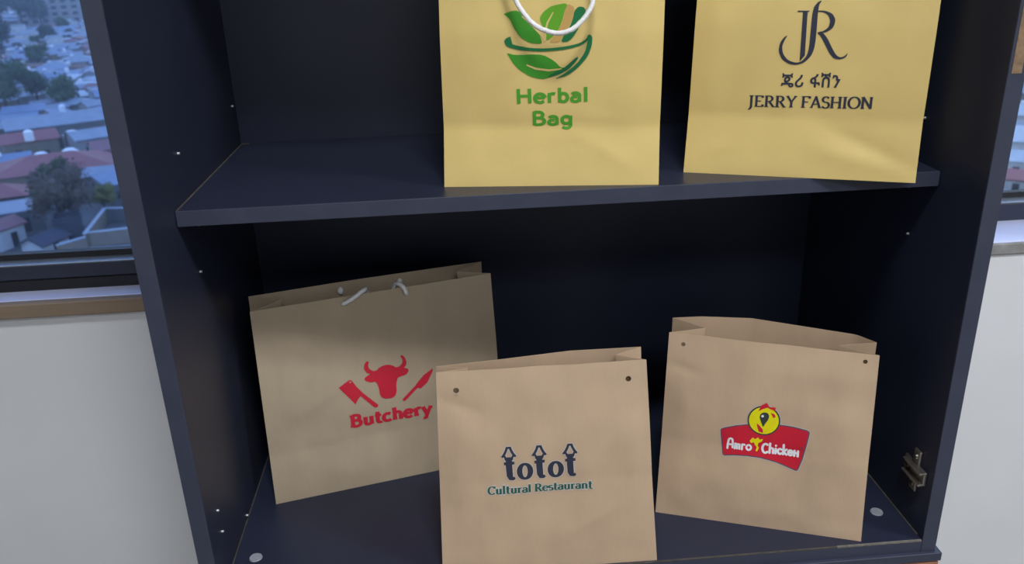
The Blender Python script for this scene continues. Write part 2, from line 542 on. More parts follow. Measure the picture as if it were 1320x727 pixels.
    def polys(s, name, plist, m, lift=0, parent=None, label=None, smooth=0):
        bm = bmesh.new()
        for pts in plist:
            q = [(x * 1e-4, y * 1e-4) for x, y in pts]
            for _ in range(smooth):
                q2 = []
                for i in range(len(q)):
                    a, b = q[i], q[(i + 1) % len(q)]
                    q2 += [(.8 * a[0] + .2 * b[0], .8 * a[1] + .2 * b[1]), (.2 * a[0] + .8 * b[0], .2 * a[1] + .8 * b[1])]
                q = q2
            f = bm.faces.new([bm.verts.new((x, y, len(bm.verts) * 5e-8)) for x, y in q])
            bmesh.ops.triangulate(bm, faces=[f])
        return s.print_bm(bm, name, m, lift, parent, label)

    def ribbons(s, name, rl, m, lift=0, parent=None, label=None):
        """rl: list of (points in .1 mm, half width in .1 mm or list)"""
        bm = bmesh.new()
        for pts, hw in rl: ribbon(bm, [(x * 1e-4, y * 1e-4) for x, y in pts], [(h if isinstance(hw, (int, float)) else 0) for h in [hw] * len(pts)] if isinstance(hw, (int, float)) else hw, 1e-4)
        return s.print_bm(bm, name, m, lift, parent, label)

def ribbon(bm, pts, hws, k=1.0, cap=False):
    n = len(pts)
    Lr = []
    z0 = len(bm.verts) * 5e-8          # strokes lie one over another, never in one plane
    for i in range(n):
        a, b = pts[max(i - 1, 0)], pts[min(i + 1, n - 1)]
        if i == n - 1 and pts[0] == pts[-1]: b = pts[1]
        if i == 0 and pts[0] == pts[-1]: a = pts[-2]
        dx, dy = b[0] - a[0], b[1] - a[1]
        q = math.hypot(dx, dy) or 1
        h = hws[i] * k
        z = z0 + i * 4e-7
        Lr.append((bm.verts.new((pts[i][0] - dy / q * h, pts[i][1] + dx / q * h, z)), bm.verts.new((pts[i][0] + dy / q * h, pts[i][1] - dx / q * h, z))))
    for (a, b), (c, d) in zip(Lr, Lr[1:]):
        bm.faces.new((a, b, d, c))
    if cap:
        for e, (p, h) in ((0, (pts[0], hws[0])), (-1, (pts[-1], hws[-1]))):
            bm.faces.new([bm.verts.new((p[0] + h * k * math.cos(t * math.pi / 5), p[1] + h * k * math.sin(t * math.pi / 5), z0 + 2e-6 * (2 + e))) for t in range(10)])

# ---- a small drawn alphabet: strokes on a cap height of 1; widths follow a broad pen
def L_(*p):
    out = []
    for a, b in zip(p, p[1:]):
        out += [(a[0] + (b[0] - a[0]) * t / 4, a[1] + (b[1] - a[1]) * t / 4) for t in range(4)]
    return out + [p[-1]]
def A_(cx, cy, rx, ry, a0, a1, n=14):
    return [(cx + rx * math.cos(R(a0 + (a1 - a0) * i / n)), cy + ry * math.sin(R(a0 + (a1 - a0) * i / n))) for i in range(n + 1)]
XH = .66
def glyph(c):
    """strokes, serif bars (x0, x1, y), advance"""
    G = {
     'J': ([L_((.3, 1), (.3, .15)) + A_(.10, .10, .20, .32, 0, -95)], [(.12, .46, 1)], .52),
     'E': ([L_((.16, 1), (.16, 0)), L_((.16, .96), (.60, .96)), L_((.16, .51), (.50, .51)), L_((.16, .04), (.62, .04)), L_((.60, .98), (.60, .80)), L_((.62, .02), (.62, .22))], [(.02, .3, 1), (.02, .3, 0)], .74),
     'F': ([L_((.16, 1), (.16, 0)), L_((.16, .96), (.60, .96)), L_((.16, .50), (.50, .50)), L_((.60, .98), (.60, .80))], [(.02, .3, 1), (.02, .32, 0)], .68),
     'R': ([L_((.16, 1), (.16, 0)), [(.16, .96)] + A_(.34, .73, .24, .23, 90, -90) + [(.16, .50)], L_((.36, .50), (.68, .02)), ], [(.02, .3, 1), (.02, .32, 0), (.6, .8, 0)], .80),
     'Y': ([L_((.08, 1), (.38, .46)), L_((.68, 1), (.38, .46)), L_((.38, .48), (.38, 0))], [(-.02, .2, 1), (.56, .78, 1), (.24, .52, 0)], .74),
     'A': ([L_((.08, 0), (.38, 1)), L_((.36, 1), (.68, 0)), L_((.18, .32), (.56, .32))], [(-.02, .2, 0), (.56, .8, 0)], .78),
     'S': ([A_(.30, .74, .22, .23, 25, 270) + A_(.30, .26, .24, .25, 88, -155)], [], .60),
     'H': ([L_((.16, 1), (.16, 0)), L_((.70, 1), (.70, 0)), L_((.16, .51), (.70, .51))], [(.02, .3, 1), (.02, .3, 0), (.56, .84, 1), (.56, .84, 0)], .88),
     'I': ([L_((.17, 1), (.17, 0))], [(.02, .32, 1), (.02, .32, 0)], .38),
     'O': ([A_(.44, .5, .38, .48, 90, 450, 24)], [], .90),
     'N': ([L_((.14, 0), (.14, 1)), L_((.14, 1), (.70, .02)), L_((.70, 1), (.70, 0))], [(.0, .2, 1), (.02, .28, 0), (.58, .82, 1)], .84),
     'B': ([L_((.16, 1), (.16, 0)), [(.16, .95)] + A_(.36, .74, .20, .21, 90, -90) + [(.16, .53)], [(.16, .53)] + A_(.38, .29, .25, .24, 90, -90) + [(.16, .05)]], [(.0, .3, 1), (.0, .3, 0)], .76),
     'C': ([A_(.42, .5, .34, .47, 42, 318, 20), L_((.68, .98), (.68, .74))], [], .78),
     'u': ([L_((.16, XH), (.16, .2)) + A_(.33, .2, .17, .17, 180, 340), L_((.52, XH), (.52, 0))], [(.02, .2, XH), (.38, .54, XH), (.50, .66, 0)], .70),
     't': ([L_((.2, .9), (.2, .18)) + A_(.35, .18, .15, .16, 180, 310), L_((.04, .62), (.42, .62))], [], .48),
     'c': ([A_(.33, .33, .25, .30, 48, 318)], [], .60),
     'h': ([L_((.16, 1), (.16, 0)), A_(.34, .42, .18, .21, 175, 0) + L_((.52, .42), (.52, 0))], [(.02, .2, 1), (.02, .3, 0), (.40, .66, 0)], .70),
     'e': ([L_((.08, .36), (.56, .36)) , A_(.32, .33, .25, .30, 5, 318, 20)], [], .62),
     'r': ([L_((.16, XH), (.16, 0)), A_(.34, .40, .18, .22, 175, 55)], [(.02, .2, XH), (.02, .32, 0)], .50),
     'y': ([L_((.10, XH), (.33, .02)), L_((.56, XH), (.27, -.14)), A_(.16, -.10, .13, .15, -20, -120)], [(-.02, .24, XH), (.44, .68, XH)], .66),
     'l': ([L_((.16, 1), (.16, 0))], [(.02, .2, 1), (.02, .3, 0)], .34),
     'a': ([A_(.27, .44, .19, .19, 155, 0) + L_((.46, .44), (.46, .02)), A_(.26, .20, .18, .17, 60, 330)], [(.44, .58, .0)], .60),
     's': ([A_(.25, .48, .16, .15, 30, 268) + A_(.25, .18, .18, .16, 86, -150)], [], .50),
     'b': ([L_((.16, 1), (.16, 0)), A_(.34, .33, .20, .29, 150, -150, 20)], [], .66),
     'g': ([A_(.30, .36, .20, .26, 0, 360, 22), L_((.50, XH), (.50, .02)) + A_(.30, .0, .20, .22, 0, -150)], [], .68),
     'n': ([L_((.16, XH), (.16, 0)), A_(.34, .42, .18, .21, 175, 0) + L_((.52, .42), (.52, 0))], [(.02, .2, XH), (.02, .3, 0), (.40, .66, 0)], .70),
     'o': ([A_(.33, .33, .26, .30, 90, 450, 24)], [], .68),
     # rounded hand letters
     'A*': ([[(.10, .0)] + L_((.10, .35), (.14, .70)) + A_(.32, .70, .18, .22, 170, -10) + L_((.52, .55), (.54, .12)), L_((.12, .38), (.52, .38))], [], .64),
     'm*': ([L_((.10, .52), (.10, .06)), L_((.10, .50), (.26, .50), (.30, .08)), L_((.30, .48), (.48, .50), (.50, .08))], [], .62),
     'r*': ([L_((.10, .52), (.10, .06)), A_(.24, .36, .14, .16, 170, 60)], [], .40),
     'o*': ([A_(.28, .30, .20, .22, 0, 360, 20)], [], .58),
     'C*': ([A_(.40, .45, .30, .40, 55, 310, 18)], [], .72),
     'h*': ([L_((.10, .92), (.10, .08)), A_(.27, .34, .17, .18, 175, 0) + L_((.44, .34), (.44, .08))], [], .58),
     'i*': ([L_((.10, .52), (.10, .08)), L_((.10, .76), (.10, .78))], [], .24),
     'c*': ([A_(.28, .30, .20, .22, 50, 315, 14)], [], .50),
     'k*': ([L_((.10, .92), (.10, .08)), L_((.40, .54), (.12, .30), (.42, .08))], [], .50),
     'e*': ([L_((.10, .32), (.46, .32)) + A_(.28, .30, .20, .22, 8, 315, 16)], [], .56),
     'n*': ([L_((.10, .54), (.10, .08)), L_((.10, .34), (.44, .34)), L_((.44, .54), (.44, .08))], [], .54),
    }
    return G[c]

def text_bm(txt, p0, p1, cap, T, t, st=None, extra=0.0, round_=False):
    """letters between two baseline points (.1 mm), cap height in .1 mm"""
    chars = [(c + '*') if round_ and c != ' ' else c for c in txt]
    wid = sum(.34 if c == ' ' else glyph(c)[2] for c in chars)
    dx, dy = p1[0] - p0[0], p1[1] - p0[1]
    Ln = math.hypot(dx, dy)
    sx = Ln / wid / cap
    ca, sa = dx / Ln, dy / Ln
    bm = bmesh.new()
    x = 0
    for c in chars:
        if c == ' ':
            x += .34; continue
        st_, bars, adv = glyph(c)
        def P(q): 
            X, Y = (x + q[0]) * sx * cap, q[1] * cap
            return ((p0[0] + X * ca - Y * sa) * 1e-4, (p0[1] + X * sa + Y * ca) * 1e-4)
        for s_ in st_:
            hw = []
            for i in range(len(s_)):
                a, b = s_[max(i - 1, 0)], s_[min(i + 1, len(s_) - 1)]
                tx, ty = (b[0] - a[0]) * sx, b[1] - a[1]
                q = math.hypot(tx, ty) or 1
                slope = tx * ty > 0 and not round_
                w = t + (T - t) * abs(ty / q) ** 1.4 * (.62 if slope and c in 'AYNRy' and len(s_) < 8 else 1)
                hw.append((w / 2 + extra) * cap * 1e-4)
            ribbon(bm, [P(q) for q in s_], hw, 1, round_ or extra > 0)
        if st:
            for x0, x1, y in bars:
                yy = y - st / 2 if y > .3 else y + st / 2
                ribbon(bm, [P((x0, yy)), P((x1, yy))], [(st / 2 + extra) * cap * 1e-4] * 2)
        x += adv
    return bm
def mesh_text_bm(vs, fs, p0, p1, cap):
    """outline letters given as triangles (em 1000)"""
    x0 = min(vs[::2]); x1 = max(vs[::2])
    dx, dy = p1[0] - p0[0], p1[1] - p0[1]
    Ln = math.hypot(dx, dy); ca, sa = dx / Ln, dy / Ln
    k = Ln / (x1 - x0)
    bm = bmesh.new()
    V = [bm.verts.new(((p0[0] + (vs[i] - x0) * k * ca - vs[i + 1] * cap * sa) * 1e-4, (p0[1] + (vs[i] - x0) * k * sa + vs[i + 1] * cap * ca) * 1e-4, 0)) for i in range(0, len(vs), 2)]
    for i in range(0, len(fs), 3):
        try: bm.faces.new((V[fs[i]], V[fs[i + 1]], V[fs[i + 2]]))
        except ValueError: pass
    return bm

# traced flat print, .1 mm on each bag's front sheet
LOGO = {
'bull': [(1732,1636),(1766,1602),(1783,1535),(1771,1491),(1738,1463),(1790,1449),(1795,1410),(1758,1370),(1687,1360),(1652,1352),(1625,1271),(1622,1178),(1601,1123),(1547,1096),(1463,1112),(1422,1143),(1407,1188),(1408,1249),(1395,1313),(1374,1357),(1313,1356),(1252,1389),(1242,1423),(1288,1451),(1323,1465),(1278,1488),(1252,1546),(1268,1604),(1300,1633),(1327,1619),(1308,1581),(1314,1535),(1359,1496),(1402,1493),(1442,1527),(1510,1544),(1567,1538),(1623,1510),(1642,1486),(1687,1494),(1728,1526),(1736,1574),(1712,1621)],
'cleaver': [(926,1359),(1061,1434),(1088,1426),(1140,1331),(1207,1238),(1376,1047),(1361,1020),(1326,1022),(1174,1205),(1148,1183),(1099,1113)],
'cleaver_hole': [(1071,1404)],
'knife': [(2099,1398),(2090,1356),(2016,1229),(1923,1156),(1886,1172),(1724,1034),(1699,1026),(1680,1052),(1855,1200),(1882,1235),(1974,1327)],
't_butchery': [(1016,812),(1005,980),(2032,792),(1982,968)],
'leaf_left': [(653,1669),(756,1700),(836,1679),(915,1602),(993,1480),(1021,1400),(1001,1387),(902,1396),(813,1450),(752,1538),(718,1616),(683,1651)],
'vein_left': [(835,1647),(932,1559),(1011,1471),(1050,1406)],
'leaf_mid': [(999,1626),(1041,1684),(1121,1733),(1269,1754),(1236,1679),(1209,1578),(1154,1476),(1068,1409),(1050,1462),(1021,1565)],
'vein_mid': [(1130,1673),(1075,1581),(1051,1496),(1053,1418)],
'leaf_right': [(1330,1680),(1369,1718),(1419,1712),(1440,1681),(1422,1624),(1351,1489),(1279,1401),(1200,1398),(1226,1457),(1289,1542),(1319,1618)],
'pestle': [(1269,1749),(1334,1710),(1316,1623),(1280,1542),(1219,1458),(1189,1396),(1078,1395),(1158,1468),(1214,1574),(1240,1676)],
'rim': [(723,1463),(672,1445),(653,1416),(680,1366),(810,1329),(1027,1313),(1261,1330),(1404,1367),(1479,1424),(1465,1469),(1447,1425),(1386,1385),(1261,1358),(1063,1340),(901,1349),(742,1382),(696,1418),(697,1439)],
'bowl_right': [(1465,1469),(1502,1442),(1497,1365),(1458,1262),(1368,1159),(1259,1082),(1128,1051),(1223,1095),(1350,1189),(1431,1297),(1454,1392)],
'bowl_inner': [(1363,1267),(1361,1232),(1274,1140),(1169,1089),(1059,1066),(1114,1104),(1233,1158)],
'leaf_low': [(673,1309),(755,1286),(900,1290),(1026,1284),(1134,1225),(1196,1159),(1245,1158),(1169,1092),(1059,1059),(1005,1053),(896,1080),(788,1150),(726,1222),(696,1279)],
'vein_low': [(865,1191),(952,1154),(1078,1135),(1205,1148)],
't_herbal': [(765,818),(769,955),(1444,829),(1440,972),(914,600),(917,739),(1312,601),(1303,732)],
'rope': [(776,1793),(836,1690),(923,1585),(1030,1517),(1172,1479),(1298,1507),(1387,1573),(1458,1657),(1507,1773)],
'hole': [(588,1798)],
'j_serif': [(998,1608),(1103,1607),(1104,1596),(999,1596)],
'j_stem': [(1047,1600),(1090,1600),(1101,1195),(1058,1136)],
'j_long': [(1212,1701),(1187,1663),(1183,1587),(1187,1411),(1185,1278),(1163,1196),(1103,1127),(1031,1104),(963,1111),(892,1156),(854,1231),(860,1310),(894,1364),(929,1386),(901,1337),(883,1277),(897,1209),(947,1149),(1022,1124),(1073,1135),(1118,1188),(1133,1263),(1133,1411),(1132,1573),(1143,1643),(1175,1686)],
'r_bowl': [(1178,1608),(1247,1607),(1315,1579),(1349,1521),(1334,1452),(1281,1411),(1198,1397),(1197,1411),(1251,1422),(1291,1455),(1301,1514),(1280,1565),(1234,1593),(1179,1596)],
'r_leg': [(1195,1399),(1237,1414),(1289,1360),(1342,1264),(1384,1200),(1423,1178),(1462,1190),(1490,1223),(1477,1183),(1429,1159),(1370,1166),(1320,1219),(1274,1300),(1226,1379)],
't_geez': [(903,886),(911,1022),(1449,893),(1436,1018)],
't_jerry': [(596,689),(587,809),(1756,696),(1754,808)],
'banner': [(674,1155),(689,1170),(719,1185),(838,1227),(969,1256),(1314,1284),(1455,1278),(1586,1260),(1610,1250),(1621,1229),(1609,1128),(1575,909),(1541,779),(1529,760),(1511,755),(1462,771),(1303,823),(1132,858),(985,865),(839,855),(742,838),(723,843),(713,861),(699,966),(679,1101)],
'circle': [(1133,1316),(1295,1336),(1119,1498)],
'comb': [(1065,1425),(1084,1481),(1095,1499),(1123,1516),(1146,1532),(1166,1504),(1180,1479),(1215,1487),(1244,1483),(1241,1447),(1205,1454),(1156,1476),(1110,1453)],
'eye': [(1130,1233),(1097,1309),(1081,1354),(1091,1395),(1125,1417),(1163,1413),(1184,1380),(1177,1332),(1147,1282)],
'eye_light': [(1113,1369)],
'wattle': [(1058,1277),(1090,1251),(1129,1206),(1132,1166),(1086,1178),(1067,1232)],
'patch': [(1197,1415),(1233,1406),(1253,1375),(1231,1356),(1210,1390)],
'crow': [(998,1053),(1027,1098),(1054,1082),(1083,1104),(1105,1082),(1140,1093),(1128,1058),(1094,1039),(1088,1005),(1104,980),(1087,934),(1069,939),(1079,983),(1056,1014),(1045,1042),(1016,1028)],
't_amro': [(754,939),(752,1056),(1028,942),(1021,1037),(1132,929),(1129,1051),(1519,948),(1518,1022),(1553,1033)],
't_totot': [(728,1080),(727,1314),(709,1259),(822,1074),(1467,1071),(1383,1321),(843,1078),(1012,1075),(935,1268)],
'hut': [(764,1445),(735,1447),(795,1443),(693,1348),(838,1352),(761,1321),(764,1397)],
't_cult': [(531,927),(536,1025),(1634,913),(1635,1000)],
}
TXT = {
 'geez': ('3171 -18 3035 -18 3211 371 3121 371 3121 508 3116 556 3101 582 3080 595 3047 600 3046 600 3036 576 3013 546 2983 527 2949 521 2908 521 2948 707 3060 707 3141 695 3200 657 3234 595 3245 513 3245 482 3391 482 2467 -18 2343 -18 2343 349 2353 441 2385 518 2441 574 2498 596 2468 657 2405 657 2398 640 2378 610 2349 586 2314 578 2266 578 2295 710 2266 842 2314 842 2348 834 2378 810 2398 781 2405 763 2683 763 2690 781 2711 810 2740 834 2774 842 2821 842 2792 710 2821 578 2774 578 2740 586 2711 610 2690 640 2683 657 2602 657 2628 603 2701 580 2759 525 2791 446 2801 347 2801 -18 2678 -18 2678 341 2671 411 2652 459 2622 486 2574 496 2522 485 2491 457 2473 408 2467 340 2027 -18 1903 -18 1903 183 1849 183 1771 195 1713 234 1680 295 1670 368 1680 443 1712 502 1764 545 1833 572 1899 597 1949 631 1983 676 2004 752 2131 752 2106 652 2064 589 2005 542 1967 525 1972 521 2002 486 2021 438 2027 379 2027 289 2212 289 2252 104 2209 104 2176 110 2147 130 2124 159 2114 183 2027 183 1812 307 1834 294 1869 289 1903 289 1903 369 1899 412 1889 438 1873 451 1848 456 1826 451 1809 437 1796 410 1792 369 1797 329 1238 49 1158 -2 1046 -18 942 -5 866 36 820 102 805 185 811 244 828 295 857 341 895 386 944 434 1002 489 1050 540 1080 587 1097 634 1104 707 1229 707 1216 602 1184 528 1135 463 1075 402 1027 356 990 317 964 284 946 254 937 224 933 191 936 162 943 137 956 117 976 102 1005 92 1045 89 1105 98 1143 124 1166 168 1174 234 1174 275 1299 275 1299 231 1284 130 36 52 -8 52 33 238 224 238 222 239 187 285 165 340 158 405 168 473 196 532 245 577 296 596 296 613 177 613 170 595 150 565 121 541 86 534 38 534 67 665 38 797 86 797 120 789 150 766 170 736 177 719 531 719 538 736 559 766 588 789 622 797 669 797 640 665 669 534 622 534 588 542 559 565 538 595 531 613 420 613 420 599 449 592 484 572 509 546 525 517 534 486 537 455 531 411 512 370 480 334 436 305 378 285 353 283 382 262 473 238 573 238 578 238 584 238 649 230 699 203 730 160 740 107 729 56 698 12 648 -17 583 -27 513 -18 463 10 435 53 425 103 428 131 428 131 131 131 121 108 98 79 68 59 304 479 289 449 283 405 285 385 285 380 339 386 384 402 407 425 415 456 411 475 402 489 385 499 361 502 327 496 551 83 562 76 582 73 602 76 614 83 621 93 623 107 621 120 614 130 602 137 582 140 563 137 551 130 544 120 542 107 544 93',
   '14 16 15 14 17 16 14 9 17 9 18 17 9 8 18 8 19 18 14 10 9 7 19 8 6 19 7 6 20 19 5 20 6 14 11 10 4 20 5 14 12 11 14 13 12 4 21 20 3 21 4 3 22 21 3 2 22 2 0 22 1 0 2 37 39 38 37 40 39 47 49 48 47 50 49 37 41 40 46 50 47 37 42 41 45 50 46 44 50 45 37 43 42 37 44 43 37 50 44 36 31 37 31 50 37 31 30 50 30 57 50 57 56 50 56 51 50 36 32 31 29 57 30 29 58 57 55 51 56 36 33 32 54 51 55 53 51 54 36 34 33 29 59 58 28 59 29 52 51 53 36 35 34 28 60 59 27 60 28 27 69 60 69 68 60 68 61 60 26 70 27 70 69 27 67 61 68 26 71 70 66 61 67 26 72 71 66 62 61 25 72 26 65 62 66 25 73 72 24 73 25 65 63 62 64 63 65 24 23 73 88 90 89 88 91 90 87 91 88 87 92 91 86 92 87 85 92 86 85 93 92 84 93 85 83 93 84 83 94 93 83 95 94 83 96 95 82 96 83 82 116 96 116 97 96 82 117 116 115 97 116 82 118 117 114 97 115 81 118 82 114 98 97 113 98 114 81 119 118 112 98 113 81 120 119 112 99 98 111 99 112 81 121 120 80 121 81 80 108 121 80 109 108 79 109 80 79 110 109 79 111 110 79 99 111 79 100 99 79 106 100 106 101 100 78 106 79 77 106 78 76 106 77 75 107 76 107 106 76 75 74 107 105 101 106 104 101 105 103 101 104 102 101 103 137 139 138 137 140 139 136 140 137 136 141 140 135 141 136 134 141 135 134 142 141 133 142 134 133 143 142 132 143 133 132 144 143 131 144 132 131 145 144 130 145 131 130 146 145 129 146 130 129 147 146 159 161 160 159 162 161 129 148 147 128 148 129 158 162 159 158 163 162 128 149 148 128 150 149 127 150 128 157 163 158 127 151 150 127 152 151 157 122 163 156 122 157 127 153 152 127 154 153 126 154 127 155 122 156 126 155 154 126 122 155 126 123 122 125 123 126 125 124 123 183 185 184 183 186 185 193 195 194 193 196 195 183 187 186 192 196 193 183 188 187 191 196 192 190 196 191 183 189 188 183 190 189 183 196 190 182 177 183 177 196 183 177 176 196 176 203 196 203 202 196 202 197 196 182 178 177 175 203 176 175 204 203 201 197 202 175 205 204 174 205 175 182 179 178 200 197 201 174 206 205 173 206 174 173 207 206 199 197 200 182 180 179 173 208 207 198 197 199 182 181 180 172 252 173 252 208 173 252 209 208 172 253 252 251 209 252 250 209 251 172 240 253 249 209 250 249 210 209 172 241 240 248 210 249 171 241 172 247 210 248 247 211 210 171 242 241 246 211 247 246 212 211 171 243 242 170 243 171 245 212 246 244 212 245 170 244 243 170 212 244 170 213 212 169 213 170 169 214 213 169 215 214 169 216 215 168 216 169 168 217 216 168 218 217 167 218 168 165 167 166 165 236 167 236 218 167 236 219 218 236 220 219 220 222 221 236 222 220 236 223 222 236 224 223 236 264 224 264 263 224 263 225 224 236 265 264 236 234 265 234 266 265 262 225 263 236 235 234 233 266 234 165 237 236 261 225 262 233 267 266 260 225 261 233 268 267 165 238 237 259 225 260 233 269 268 259 226 225 232 269 233 232 254 269 258 226 259 232 255 254 257 226 258 165 239 238 232 256 255 256 226 257 232 226 256 165 164 239 232 227 226 231 227 232 231 228 227 230 228 231 230 229 228'),
}
TXT = {k: ([int(x) for x in a.split()], [int(x) for x in b.split()]) for k, (a, b) in TXT.items()}
ROPE = [(0.079, 0.1788, 0.02), (0.085, 0.1687, 0.023), (0.0936, 0.1585, 0.025), (0.104, 0.1519, 0.027), (0.1179, 0.1483, 0.028), (0.13, 0.151, 0.027), (0.1386, 0.1574, 0.025), (0.1455, 0.1654, 0.023), (0.1503, 0.1769, 0.02), ]

GRP_UP, GRP_LO = 'gold paper bags on the upper shelf', 'brown kraft bags on the bottom of the bookcase'
GREEN, GREEN2 = ink('green', (72, 150, 42)), ink('leaf_green', (58, 140, 38))
DGREEN = ink('dark_green', (22, 108, 62))
PALM = ink('lime_green', (92, 158, 34))
TAN = ink('tan', (188, 152, 88))
NAVY = ink('slate', (46, 50, 66))
RED = ink('red', (196, 36, 58))
CRED = ink('banner_red', (196, 28, 52))
YEL = ink('yellow', (222, 214, 10))
WHITE = ink('white', (225, 228, 235))
PLUM = ink('plum', (92, 74, 92))
TEAL = ink('teal', (30, 84, 74))
HALO = ink('pale_grey', (186, 178, 172))
DARK = ink('dark_grey', (52, 62, 58))

# ---- upper left: leaf bowl print
hb = Bag('paper_bag', 'gold paper bag with green leaf bowl print and white cord on upper shelf', GRP_UP, (-.1224, .1148, SZ), -8.82, .2164, 5, (.0054, .27), (.2185, .27),
         [(0, .045), (.5, .056), (1, .045)], .088, (.0612, .0577), .0075, .0013, M_GOLD, 3.1,
         creases=((.20, .012, 2.6, .09, .0012, .006), (.03, .02, .2, .16, -.0008, .010), (.205, .055, 2.9, .10, .0009, .008)))
leafm = [('leaf_left', GREEN2), ('leaf_mid', PALM), ('leaf_right', DGREEN)]
for k, m in leafm: hb.polys('printed_leaf', [LOGO[k]], m, 2, smooth=1, label='green printed leaf')
hb.polys('printed_leaf', [LOGO['leaf_low']], GREEN2, 2, smooth=1, label='green printed leaf')
for k, q in (('vein_left', [10, 12, 10, 6]), ('vein_mid', [5, 9, 10, 6]), ('vein_low', [6, 10, 10, 5])): hb.ribbons('printed_vein', [(LOGO[k], q)], M_GOLD, 3)
hb.polys('printed_pestle', [LOGO['pestle']], TAN, 1, smooth=1)
hb.polys('printed_bowl', [LOGO['rim'], LOGO['bowl_right'], LOGO['bowl_inner']], DGREEN, 4, smooth=1, label='dark green printed bowl outline')
p = LOGO['t_herbal']
hb.print_bm(text_bm('Herbal', (p[0][0] - 18, 821), (p[2][0] + 30, 829), 142, .25, .19), 'lettering', GREEN, 2, label='green lettering reading Herbal')
hb.print_bm(text_bm('Bag', (p[4][0] - 18, 602), (p[6][0] + 14, 602), 140, .25, .19), 'lettering', GREEN, 2, label='green lettering reading Bag')
def rope(bag, name, pts, rad, label):
    bm = bmesh.new(); tube(bm, [bag.front(a, b, d) for a, b, d in pts], rad)
    return link(name, mesh(bm, 60), M_ROPE, bag.root, label)
rope(hb, 'cord_handle', [(.062, .246, -.004), (.062, .246, .002), (.0630, .236, .009), (.068, .205, .016)] + ROPE + [(.151, .205, .016), (.157, .236, .009), (.1575, .246, .002), (.1575, .246, -.004)], .0023, 'white cord handle drooping over the print')

# ---- upper right: monogram print
jb = Bag('paper_bag', 'gold paper bag with slate monogram and two lines of lettering on upper shelf', GRP_UP, (.1282, .1238, SZ), -22.23, .2232, 5, (.007, .27), (.224, .27),
         [(0, .045), (.5, .055), (1, .045)], .080, (.0611, .0583), .0060, .0018, M_GOLD, 8.4,
         creases=((.12, .058, -.42, .13, -.0034, .009), (.11, .035, -.25, .12, .0020, .009), (.015, .02, .3, .05, .0010, .006), (.05, .15, .9, .12, .0008, .02)))
jb.polys('printed_monogram', [LOGO['j_serif'], LOGO['j_stem']], NAVY, 2)
jb.polys('printed_monogram', [LOGO[k] for k in ('j_long', 'r_bowl', 'r_leg')], NAVY, 2, smooth=2, label='slate printed monogram of a J and an R')
p = LOGO['t_geez']
jb.print_bm(mesh_text_bm(*TXT['geez'], (p[0][0] - 2, 893), (p[2][0] + 2, 897), .165), 'lettering', NAVY, 2, label='slate lettering in Amharic script')
p = LOGO['t_jerry']
jb.print_bm(text_bm('JERRY FASHION', (p[0][0] - 2, 691), (p[2][0] + 10, 697), 113, .21, .085, .07), 'lettering', NAVY, 2, label='slate serif lettering in capitals')
rope(jb, 'cord_handle', [(.065, .246, -.004), (.065, .246, .003), (.066, .26, .006), (.075, .30, .004), (.112, .335, .0), (.149, .30, .004), (.158, .26, .006), (.159, .246, .003), (.159, .246, -.004)], .0023, 'white cord handle')

# ---- bottom left: bull head print
bb = Bag('paper_bag', 'wide brown paper bag with red bull head print and white cord ends', GRP_LO, (-.3525, .1559, 0), 13.36, .2953, 9, (.0043, .2445), (.2960, .2487),
         [(0, .045), (.43, .046), (.76, .043), (1, .040)], .086, (.0621, .0707), .0036, .0026, M_KRAFTG, 15.2,
         creases=((.02, .21, -.5, .08, .0016, .007), (.2, .08, .4, .08, -.0014, .009), (.03, .10, .5, .10, .0014, .008)))
bb.polys('printed_bull_head', [LOGO['bull']], RED, 2, smooth=1, label='red printed bull head')
bb.polys('printed_cleaver', [LOGO['cleaver']], RED, 2, label='red printed cleaver')
bb.polys('printed_cleaver_hole', [[(1071 + 11 * math.cos(t * .7), 1404 + 11 * math.sin(t * .7)) for t in range(9)]], M_KRAFTG, 3)
bb.polys('printed_knife', [LOGO['knife']], RED, 2, label='red printed knife')
bb.print_bm(text_bm('Butchery', (1008, 812), (2042, 792), 168, .31, .21, .18), 'lettering', RED, 2, label='red slab serif lettering reading Butchery')
rope(bb, 'cord_handle', [(.1119, .2385, -.003), (.1119, .2385, .003), (.124, .2440, .0042), (.137, .2505, .001), (.142, .246, -.010), (.146, .21, -.022), (.155, .19, -.024), (.164, .21, -.022), (.1755, .246, -.012), (.1800, .2515, -.002), (.1850, .2470, .0040), (.1874, .2395, .003), (.1874, .2385, -.003)], .0027, 'white cord handle tucked over the rim')
for u in (.375, .630):
    q = bb.back(u, .955)
    bm = bmesh.new()
    bmesh.ops.create_uvsphere(bm, u_segments=12, v_segments=8, radius=.0045)
    for v in bm.verts: v.co = Vector((v.co.x * .9, v.co.y * .7, v.co.z * 1.15)) * (1 + .12 * math.sin(v.co.z * 1800 + v.co.x * 900)) + q + Vector((0, -.0033, 0))
    link('cord_knot', mesh(bm, 60), M_ROPE, bb.root, 'white knot inside the back sheet')
q0, q1 = bb.back(.375, .955), bb.back(.63, .955)
bm = bmesh.new(); tube(bm, [q0 + Vector((0, -.002, 0)), q0 + Vector((0, .004, 0)), q0 + Vector((.003, .009, -.03)), (q0 + q1) / 2 + Vector((0, .012, -.075)), q1 + Vector((-.003, .009, -.03)), q1 + Vector((0, .004, 0)), q1 + Vector((0, -.002, 0))], .0025)
link('cord_handle', mesh(bm, 60), M_ROPE, bb.root)

